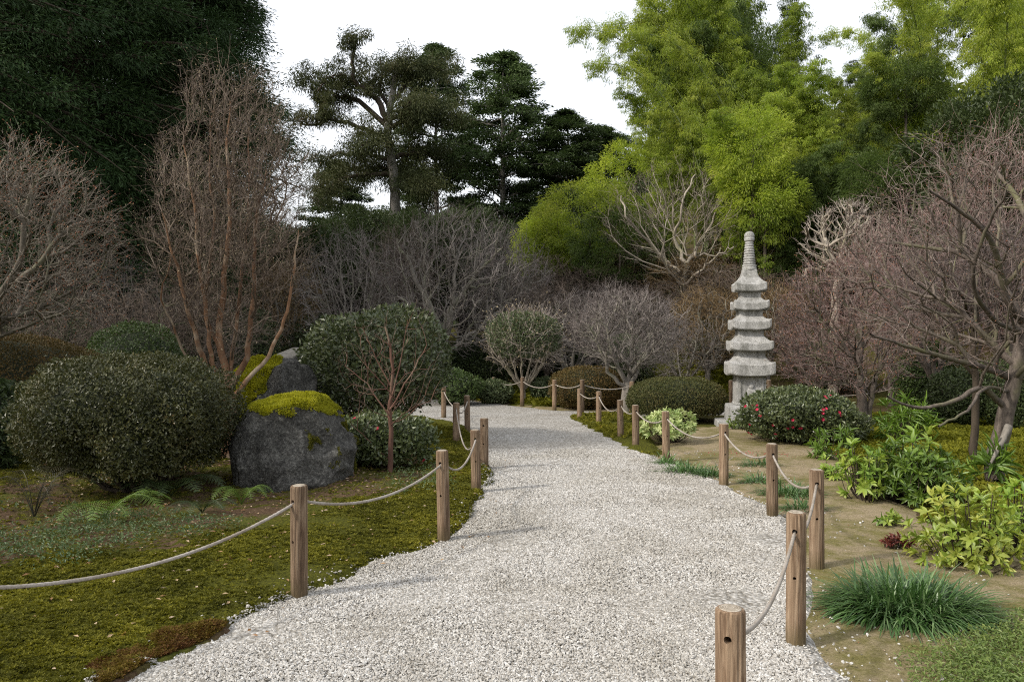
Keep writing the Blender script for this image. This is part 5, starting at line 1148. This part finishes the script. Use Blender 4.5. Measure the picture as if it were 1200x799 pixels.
def conifer(name, label, H, R, z0, prof, nb, ncl, nl, L, W, mat, bark, rc=.5, rise=-.1, tr=.28, droop=.5, flat=.5, group=None, lean=0.0, skip=0.0, sub=True):
    """trunk, limbs in irregular tiers, sprays of foliage along the outer part of each limb. prof(t): radius share at height share t"""
    root = thing(name, label, 'tree', (0, 0, 0), group)
    tp = smooth_poly([(0, 0, -.5), (lean*.2, 0, H*.3), (lean*.5, .05*H*.1, H*.65), (lean, 0, H*.985)], 30); tr_ = np.linspace(tr, .03, 30)
    v, f, rr = tubes([(tp, tr_)], 12); build('trunk', v, f, bark, root, rr, True, False)
    ch, cn, ow, rcs = [], [], [], []
    for k in range(nb):
        t = (k+rs.rand())/nb
        if rs.rand() < skip: continue
        h = z0+(H-z0)*t; a = rs.rand()*2*PI; rad = R*prof(t)*rs.uniform(.72, 1.12); i = np.searchsorted(tp[:, 2], h); s = tp[min(i, 29)]
        d = np.array([math.cos(a), math.sin(a), 0]); e = s+d*rad+np.array([0, 0, rise*rad+rs.randn()*.15]); m = (s+e)/2+np.array([0, 0, .10*rad])+rs.randn(3)*.08*rad
        Pp, Rr = limb([s, m, e], max(.02, .03*rad*.6), .008, 10, .01); ch.append((Pp, Rr))
        for q in range(ncl):
            u = rs.uniform(.25, 1.0)**.8; pos = Pp[int(u*9)]; side = np.array([-d[1], d[0], 0])*rs.randn()*.26*rad*(1.15-u*.6); cn.append(pos+side+np.array([0, 0, rs.randn()*.12*rc])); ow.append(nrm(d+side*.5/max(rad, .1))); rcs.append(rc*rs.uniform(.7, 1.25))
            if sub and q % 2 == 0: ch.append((np.array([Pp[max(0, int(u*9)-2)], pos*.6+cn[-1]*.4, cn[-1]]), np.array([.014, .009, .004])))
    v, f, rr = tubes(ch, 5); cr = build('limbs', v, f, bark, root, rr, True, False)
    cn, ow = np.array(cn), np.array(ow); v, f, rr = clump_leaves(cn, rcs, nl, L, W, droop, flat, ow); build('crown', v, f, mat, root, rr, False, False)
    return root
cedar = conifer('cedar_tree', 'x', 17, 3.6, 2.4, lambda t: (1-.80*t**1.6)*(.62+.38*min(1, t*4)), 200, 9, 85, .125, .030, MT['cedar'], MT['bark_dark'], .50, -.18, .34, .45, .75)
cedar2 = conifer('cedar_tree', 'x', 16, 3.3, 2.8, lambda t: (1-.82*t**1.5)*(.6+.4*min(1, t*4)), 180, 9, 85, .125, .030, MT['cedar'], MT['bark_dark'], .48, -.2, .30, .45, .75)
place(cedar, 88, 19, 1.05, 'dark cedar whose trunk stands behind the grey dome shaped bare tree', .3)
place(cedar2, 222, 21.5, 1.0, 'dark cedar on the right of the dark pair, behind the orange barked tree', 1.2, sz=.98)
place(cedar, -40, 16.5, 1.0, 'dark cedar filling the upper left corner of the picture', 2.5)
place(cedar2, 155, 26, 1.15, 'dark cedar in the gap between the two front cedars', 4.0)
place(cedar, 10, 26, 1.15, 'dark cedar farthest back on the left side', 5.2)
place(cedar2, -190, 22, 1.1, 'dark cedar beyond the left edge behind the others', 3.2)
place(cedar, 235, 28, 1.12, 'dark cedar forming the right outline of the tall left group', .9)
# hinoki cypress, straight and open
hin = conifer('cypress_tree', 'x', 17, 3.1, 4.2, lambda t: (.50+.55*math.sin(PI*(.15+.72*t)))*max(.05, 1-t**3.2)**.7, 112, 7, 80, .19, .065, MT['hinoki'], MT['bark_conifer'], .46, .10, .24, .25, .48, skip=.12)
place(hin, 590, 44, 1.22, 'tall straight cypress with an open rounded crown right of centre', .5, sz=top(590, 44, 64, 17))
place(hin, 512, 47, .95, 'cypress with a pointed top directly right of the gnarled pine', 2.2, sz=top(512, 47, 54, 17))
place(hin, 665, 43, 1.0, 'darker broad cypress left of the bamboo, lower than its neighbour', 3.9, sz=top(665, 43, 133, 17))
place(hin, 705, 46, 1.05, 'dark cypress partly hidden behind the leaning bamboo tops', 1.1, sz=top(705, 46, 150, 17))
place(hin, 635, 50, .8, 'cypress far back between the straight one and the dark broad one', 5, sz=top(635, 50, 180, 17))
place(hin, 400, 48, .85, 'small far cypress low behind the drooping limbs of the gnarled pine', 3, sz=top(400, 48, 190, 17))
# gnarled pine with drooping limbs
D0 = 40.0; b = gp(463, D0); rt = thing('gnarled_pine', 'old gnarled pine with bare grey trunk and twisted drooping limbs to the left', 'tree', b)
P_, R_ = limb([b-[0,0,.5], wp(463,280,D0), wp(462,215,D0), wp(455,160,D0), wp(460,110,D0), wp(468,75,D0)], .34, .12, 26, .03); v, f, rr = tubes([(P_, R_)], 12); build('trunk', v, f, MT['bark_conifer'], rt, rr, True)
ch, cn, rc = [], [], []
for pts, r0, dens, dd, rcl in [([(458,150),(440,115),(418,100),(414,70),(418,48),(412,42)],.17,26,-1,.5),([(455,150),(420,120),(395,112),(370,100),(358,90)],.15,26,.5,.55),([(458,165),(425,150),(390,140),(362,148),(345,138)],.14,24,-1.5,.5),([(460,190),(420,180),(385,185),(372,200)],.13,30,1.5,.7),
    ([(462,205),(425,205),(395,215),(378,235)],.12,30,-2,.8),([(460,120),(480,95),(500,85),(520,82)],.14,34,1,.7),([(460,150),(490,135),(515,130),(530,140)],.14,36,-1,.8),([(462,185),(490,180),(515,190),(525,205)],.13,34,2,.8),([(460,95),(470,80),(485,68)],.1,24,0,.6),([(462,215),(490,215),(512,228)],.1,26,-2,.8),
    ([(458,130),(445,105),(450,85),(445,72)],.12,26,2,.6),([(460,170),(440,165),(425,170)],.1,30,-3,.8),([(460,140),(475,130),(480,120)],.1,30,-3,.8),([(418,100),(400,90),(385,92),(372,108)],.08,16,-1,.45),([(395,112),(380,120),(372,135)],.06,14,.5,.4),([(462,200),(445,195),(430,200)],.1,30,3,.8),([(462,205),(478,205),(495,212)],.1,30,3,.8)]:
    Q, S_ = limb([wp(x, y, D0+dd*k/(len(pts)-1)) for k, (x, y) in enumerate(pts)], r0, .035, 22, .05); ch.append((Q, S_))
    for k in range(dens): cn.append(Q[rs.randint(5, 22)]+rs.randn(3)*[.45, .5, .28]+[0, 0, .05]); rc.append(rcl*rs.uniform(.6, 1.2))
v, f, rr = tubes(ch, 8); build('limbs', v, f, MT['bark_dark'], rt, rr, True); cn = np.array(cn); v, f, rr = clump_leaves(cn, rc, 170, .17, .036, .75, .75); build('crown', v, f, MT['pine'], rt, rr)
# broadleaf evergreens as background mass
def broadleaf(label, H, R, ncl, nl, L, W, mat, bark, seed):
    root = thing('evergreen_tree', label, 'tree', (0, 0, 0), 'evergreen trees behind the garden'); r0 = np.zeros(3)
    limbs = [limb([(0, 0, -.4), (.1, 0, H*.2), (0, .1, H*.4)], .2, .14, 10)]
    for k in range(7): a = k/7*6.28+rs.rand(); limbs.append(limb([(0, .05, H*.3+k*.02*H), (math.cos(a)*R*.3, math.sin(a)*R*.3, H*.5), (math.cos(a)*R*.6, math.sin(a)*R*.6, H*.7)], .09, .03, 10, .03))
    cn = ell(ncl, (0, 0, H*.60), (R*.86, R*.86, H*.37), .35, 3); ch, X_, RR_, pp, n0 = arbor(limbs, cn, .4, .010)
    v, f, rr = tubes(limbs, 8); build('trunk', v, f, bark, root, rr, True, False); v, f, rr = tubes(ch, 4); build('limbs', v, f, bark, root, rr, True, False)
    v, f, rr = clump_leaves(cn, R*.17, nl, L, W, .15, .7, nrm(cn-np.array([0, 0, H*.5]))); build('crown', v, f, mat, root, rr, False, False); return root
br = broadleaf('x', 6, 2.4, 340, 150, .095, .042, MT['broad'], MT['bark_dark'], 1)
for (px, D, yt, s, lab) in [(380,32,262,1.3,'dark evergreen tree below the left limbs of the gnarled pine'),(430,36,240,1.3,'evergreen tree directly left of the gnarled pine trunk'),(500,35,245,1.3,'evergreen tree directly right of the gnarled pine trunk'),(545,37,240,1.3,'evergreen tree between the gnarled pine and the straight cypress'),
    (610,33,262,1.2,'evergreen tree below the straight cypress'),(655,31,250,1.2,'evergreen tree left behind the feathery yellow green mound'),(310,33,270,1.3,'evergreen tree right of the tall cedars behind bare twigs'),(270,30,305,1.1,'evergreen tree behind the orange barked tree at eye height'),
    (130,27,290,1.2,'evergreen tree low between the cedar trunks'),(20,28,300,1.4,'evergreen tree low at the left behind the grey dome tree'),(-90,26,260,1.5,'evergreen tree at the far left edge'),(345,42,262,1.4,'distant evergreen tree in the gap right of the cedars'),(640,24.5,355,.8,'small evergreen tree between the brown hedge and the bare trees'),
    (1175,21,95,1.3,'round dark evergreen on the slope at the upper right'),(1120,24,150,1.2,'grey green evergreen on the slope below the bamboo at the right'),(1060,23,205,1.0,'evergreen at the foot of the bamboo, middle right'),(1235,18,120,1.4,'evergreen beyond the right edge of the picture'),(560,52,235,1.7,'distant evergreen behind the cypresses'),(470,54,240,1.7,'distant evergreen behind the gnarled pine'),(690,36,215,1.3,'evergreen tree behind the left side of the feathery mound'),(200,30,250,1.5,'evergreen tree between the cedars and the orange barked tree')]:
    place(br, px, D, s, lab, sz=top(px, D, yt, 6))

# ================================================================== BAMBOO
def bamboo(seed, H, lean, nl, mat, kind='bamboo'):
    r = np.random.RandomState(seed); root = thing('bamboo', 'x', 'bamboo', (0, 0, 0), 'bamboo culms of the grove behind the pagoda')
    u = np.linspace(0, 1, 46)[:, None]; a = r.rand()*.6-.3; d = np.array([math.cos(a), math.sin(a), 0])
    P = d*lean*u**2.6+np.array([0, 0, 1.0])*(H*(u-.05*lean*u**6))+np.array([0, 0, -.3]); R = .045*(1-.88*u[:, 0])+.004
    R = R*(1+.10*(np.arange(46) % 2)); v, f, rr = tubes([(P, R)], 8); build('culm', v, f, MT['culm'], root, rr, True, False)
    T = nrm(np.gradient(P, axis=0)); ch, cn, ow, rc = [], [], [], []; clus = np.repeat(r.rand(16), 3)
    for i in range(13, 46):
        t = i/45; g = .45+.9*clus[i]
        for q in range(3):
            b = r.rand()*6.28; dd = nrm(np.array([math.cos(b), math.sin(b), .9])+T[i]*.4); l = (2.5*(1-t)**.7+.45)*r.uniform(.45, 1.15)*g*(.5+.5*min(1, (t-.25)*4)); w = np.linspace(0, 1, 9)[:, None]
            Q = P[i]+dd*l*w+np.array([0, 0, -1.15])*l*w**2.1; ch.append((Q, np.linspace(.007, .002, 9)))
            for z in range(int(2+l*3.2)): s_ = Q[r.randint(3, 9)]; cn.append(s_+r.randn(3)*.10); ow.append(nrm(Q[8]-Q[5]+[0, 0, -.05])); rc.append(.17*r.uniform(.6, 1.4))
    v, f, rr = tubes(ch, 3); br_ = build('branches', v, f, MT['culm'], root, rr, True, False)
    v, f, rr = clump_leaves(np.array(cn), rc, int(nl*1.55), .105, .018, .5, .75, np.array(ow), T_DIAMOND, .7); build('crown', v, f, mat, root, rr, False, False); return root
BA = [bamboo(1, 11.5, 2.8, 30, MT['bamboo']), bamboo(2, 10.5, 4.2, 20, MT['bamboo']), bamboo(3, 12, 2.0, 32, MT['bamboo']), bamboo(4, 9.5, 2.2, 32, MT['bamboo_shaded'])]
LB = 'feathery bamboo culm among the many in the dense grove behind the pagoda'
def put_bamboo(k, px, D, yt, rz, label=LB):
    H = (11.5, 10.5, 12, 9.5)[k]; o = place(BA[k], px, D, 1.0, label, rz, sz=1.0); s = top(px, D, yt, H*.97); o.scale = (max(.8, min(1.3, s)),)*2+(s,); return o
put_bamboo(1, 838, 25, 0, PI, 'tall thin bamboo leaning left against the sky at the left rim of the grove')
put_bamboo(0, 842, 27, -40, PI*.95, 'feathery bamboo arching left whose tip leaves the top of the picture')
put_bamboo(1, 885, 26, -30, PI*1.05, 'bamboo leaning left just right of the leftmost thin one')
put_bamboo(1, 815, 28, -40, PI*1.0, 'thin bamboo behind the leftmost one, leaning left over the yellow green mound')
put_bamboo(1, 862, 30, -70, PI*.9, 'airy bamboo high up, arching left between the two leaning ones')
put_bamboo(2, 860, 29, -60, 2.5, 'upright bright bamboo plume above the pagoda, top cut off')
rr_ = np.random.RandomState(12)
for i in range(74):
    px = 785+rr_.rand()*460; D = rr_.uniform(25, 38)
    tpx = (px-840)/360.
    yt = np.interp(px, [790,860,900,930,960,1000,1040,1080,1200], [0,-110,-130,-10,85,60,20,-60,-150])+rr_.rand()*80
    put_bamboo(int(rr_.choice([0, 2, 2, 1, 3])), px, D, yt, rr_.uniform(1.6, 4.6))
# lower, nearer bamboo: rounded feathery mounds in front
for (px, D, yt, lab) in [(870,24,118,'short bright bamboo plume directly above the pagoda spire'),(905,24,150,'short bamboo right of the plume above the pagoda'),(770,26,140,'bamboo clump behind the pale branched tree'),(940,25,170,'dark bamboo above the pale gnarled tree'),(990,24.5,160,'bamboo with low foliage right above the pale gnarled tree'),(1040,24,150,'bamboo low on the slope, middle right'),(830,27,150,'bamboo filling behind the pagoda left'),(1000,27,120,'deep green bamboo in the heart of the grove'),(950,28,90,'bamboo in the notch below the open sky')]:
    k = 3 if px > 900 else 2
    H = (11.5, 10.5, 12, 9.5)[k]; put_bamboo(k, px, D, yt, rr_.uniform(0, 6), lab)
# understory of dwarf bamboo bushes closing the grove's foot
def feather_bush(name, label, c, r, n, mat, seed, D):
    c = np.array(c); root = thing(name, label, 'bush', (c[0], c[1], float(hz(c[0], c[1])))); cn = ell(n, c, r, .35, 3, zmin=float(hz(c[0], c[1]))+.1)
    limbs = [limb([(c[0], c[1], float(hz(c[0], c[1]))-.1), (c[0]+.05, c[1], c[2]-r[2]*.5), tuple(c)], .06, .03, 8)]; ch, *_ = arbor(limbs, cn[::2], .5, .005)
    v, f, rr = tubes(limbs+ch, 4); build('stems', v, f, MT['bark_mauve'], root, rr, True)
    v, f, rr = clump_leaves(cn, .26, 95, .11, .021, .55, .8, nrm(cn-c), T_DIAMOND, .8); build('crown', v, f, mat, root, rr); return root
for (px, py, D, rx, rz, mt, lab) in [(690,262,27,2.0,1.5,'bamboo','feathery yellow green mound left of the pale branched tree'),(640,290,28,1.3,1.1,'bamboo','lower left shoulder of the feathery yellow green mound'),(745,225,29,2.0,1.9,'bamboo','higher feathery yellow green mound behind the pale branched tree'),(725,290,25.5,1.7,1.2,'bamboo_shaded','deeper green feathery bush below the yellow green mound'),
    (880,180,23.5,1.25,1.4,'bamboo','round bright feathery bush hanging over the pagoda spire'),(895,240,23.5,1.3,1.2,'bamboo','second feathery bush right above the pagoda spire'),(1060,105,26,1.4,1.0,'bamboo_shaded','grey green feathery bush up the slope in the upper right'),(1040,215,22,1.3,.9,'bamboo_shaded','feathery bush on the slope above the pink maples'),(1115,185,22,1.3,.8,'bamboo','low yellow green feathery bush above the pink twigs at the right'),(940,330,25,1.8,1.3,'bamboo_shaded','dark feathery bush behind the pale gnarled tree'),(1010,300,25,1.8,1.5,'bamboo_shaded','dark feathery bush right of the pale gnarled tree'),(870,330,27,2.0,1.4,'bamboo_shaded','dark feathery bush behind the pagoda')]:
    c = wp(px, py, D); feather_bush('feathery_bush', lab, c, (rx, rx*.9, rz), 170 if D > 24 else 130, MT[mt], px, D)

# ================================================================== GARDEN BUILDING FAR LEFT OF CENTRE
bx_, by_ = (330-600)/F_PX*38, 38.0; hb = thing('garden_house', 'low plastered building with a pale grey tiled roof behind the bare trees on the left', 'building', (bx_, by_, 0))
def boxm(x0, x1, y0, y1, z0, z1): return cbox(x0, x1, y0, y1, z0, z1)
v, f = boxm(-4, 4, 0, 4, -.2, 2.9); wl = build('wall', v, f, MT['plaster'], hb, world=False)
for k, xx in enumerate((-2.9, -.9, 1.1, 2.9)):
    v, f = boxm(xx-.5, xx+.5, -.06, -.003, .9, 2.1); fr = build('window', v, f, MT['darkwood'], wl, world=False); v, f = boxm(xx-.44, xx+.44, -.075, -.063, .96, 2.04); build('pane', v, f, MT['glass'], fr, world=False)
xs = np.linspace(-4.8, 4.8, 193); V = []
for (yy, zz) in ((-.9, 2.75), (0.5, 3.45), (2.0, 4.4), (3.5, 3.45), (4.9, 2.75)): V.append(np.column_stack([xs, np.full(193, yy), zz+.035*np.cos(np.arange(193)*PI/2)]))
V = np.vstack(V); i = np.arange(4)[:, None]; j = np.arange(192); F = np.stack([i*193+j, i*193+j+1, (i+1)*193+j+1, (i+1)*193+j], -1).reshape(-1, 4)
V2 = V-np.array([0, 0, .1]); build('roof', np.vstack([V, V2]), np.vstack([F, F[:, ::-1]+len(V)]), MT['rooftile'], hb, world=False)

# distant wooded skyline
def far_wood():
    r = np.random.RandomState(9); m = 2600; a = r.uniform(-1.1, 1.1, m); d = r.uniform(62, 88, m); P = np.column_stack([np.sin(a)*d, np.cos(a)*d]); z = hz(P[:, 0], P[:, 1])
    cn = np.column_stack([P, z+r.uniform(0, 5.0, m)]); return clump_leaves(cn, 1.8, 60, .75, .34, .1, .8)
v, f, rr = far_wood(); tag(build('far_woodland', v, f, MT['broad'], rnd=rr), 'distant dark woodland closing the view behind the garden', 'woodland', kind='stuff')
print('verts', sum(len(o.data.vertices) for o in C.objects if o.type == 'MESH'))
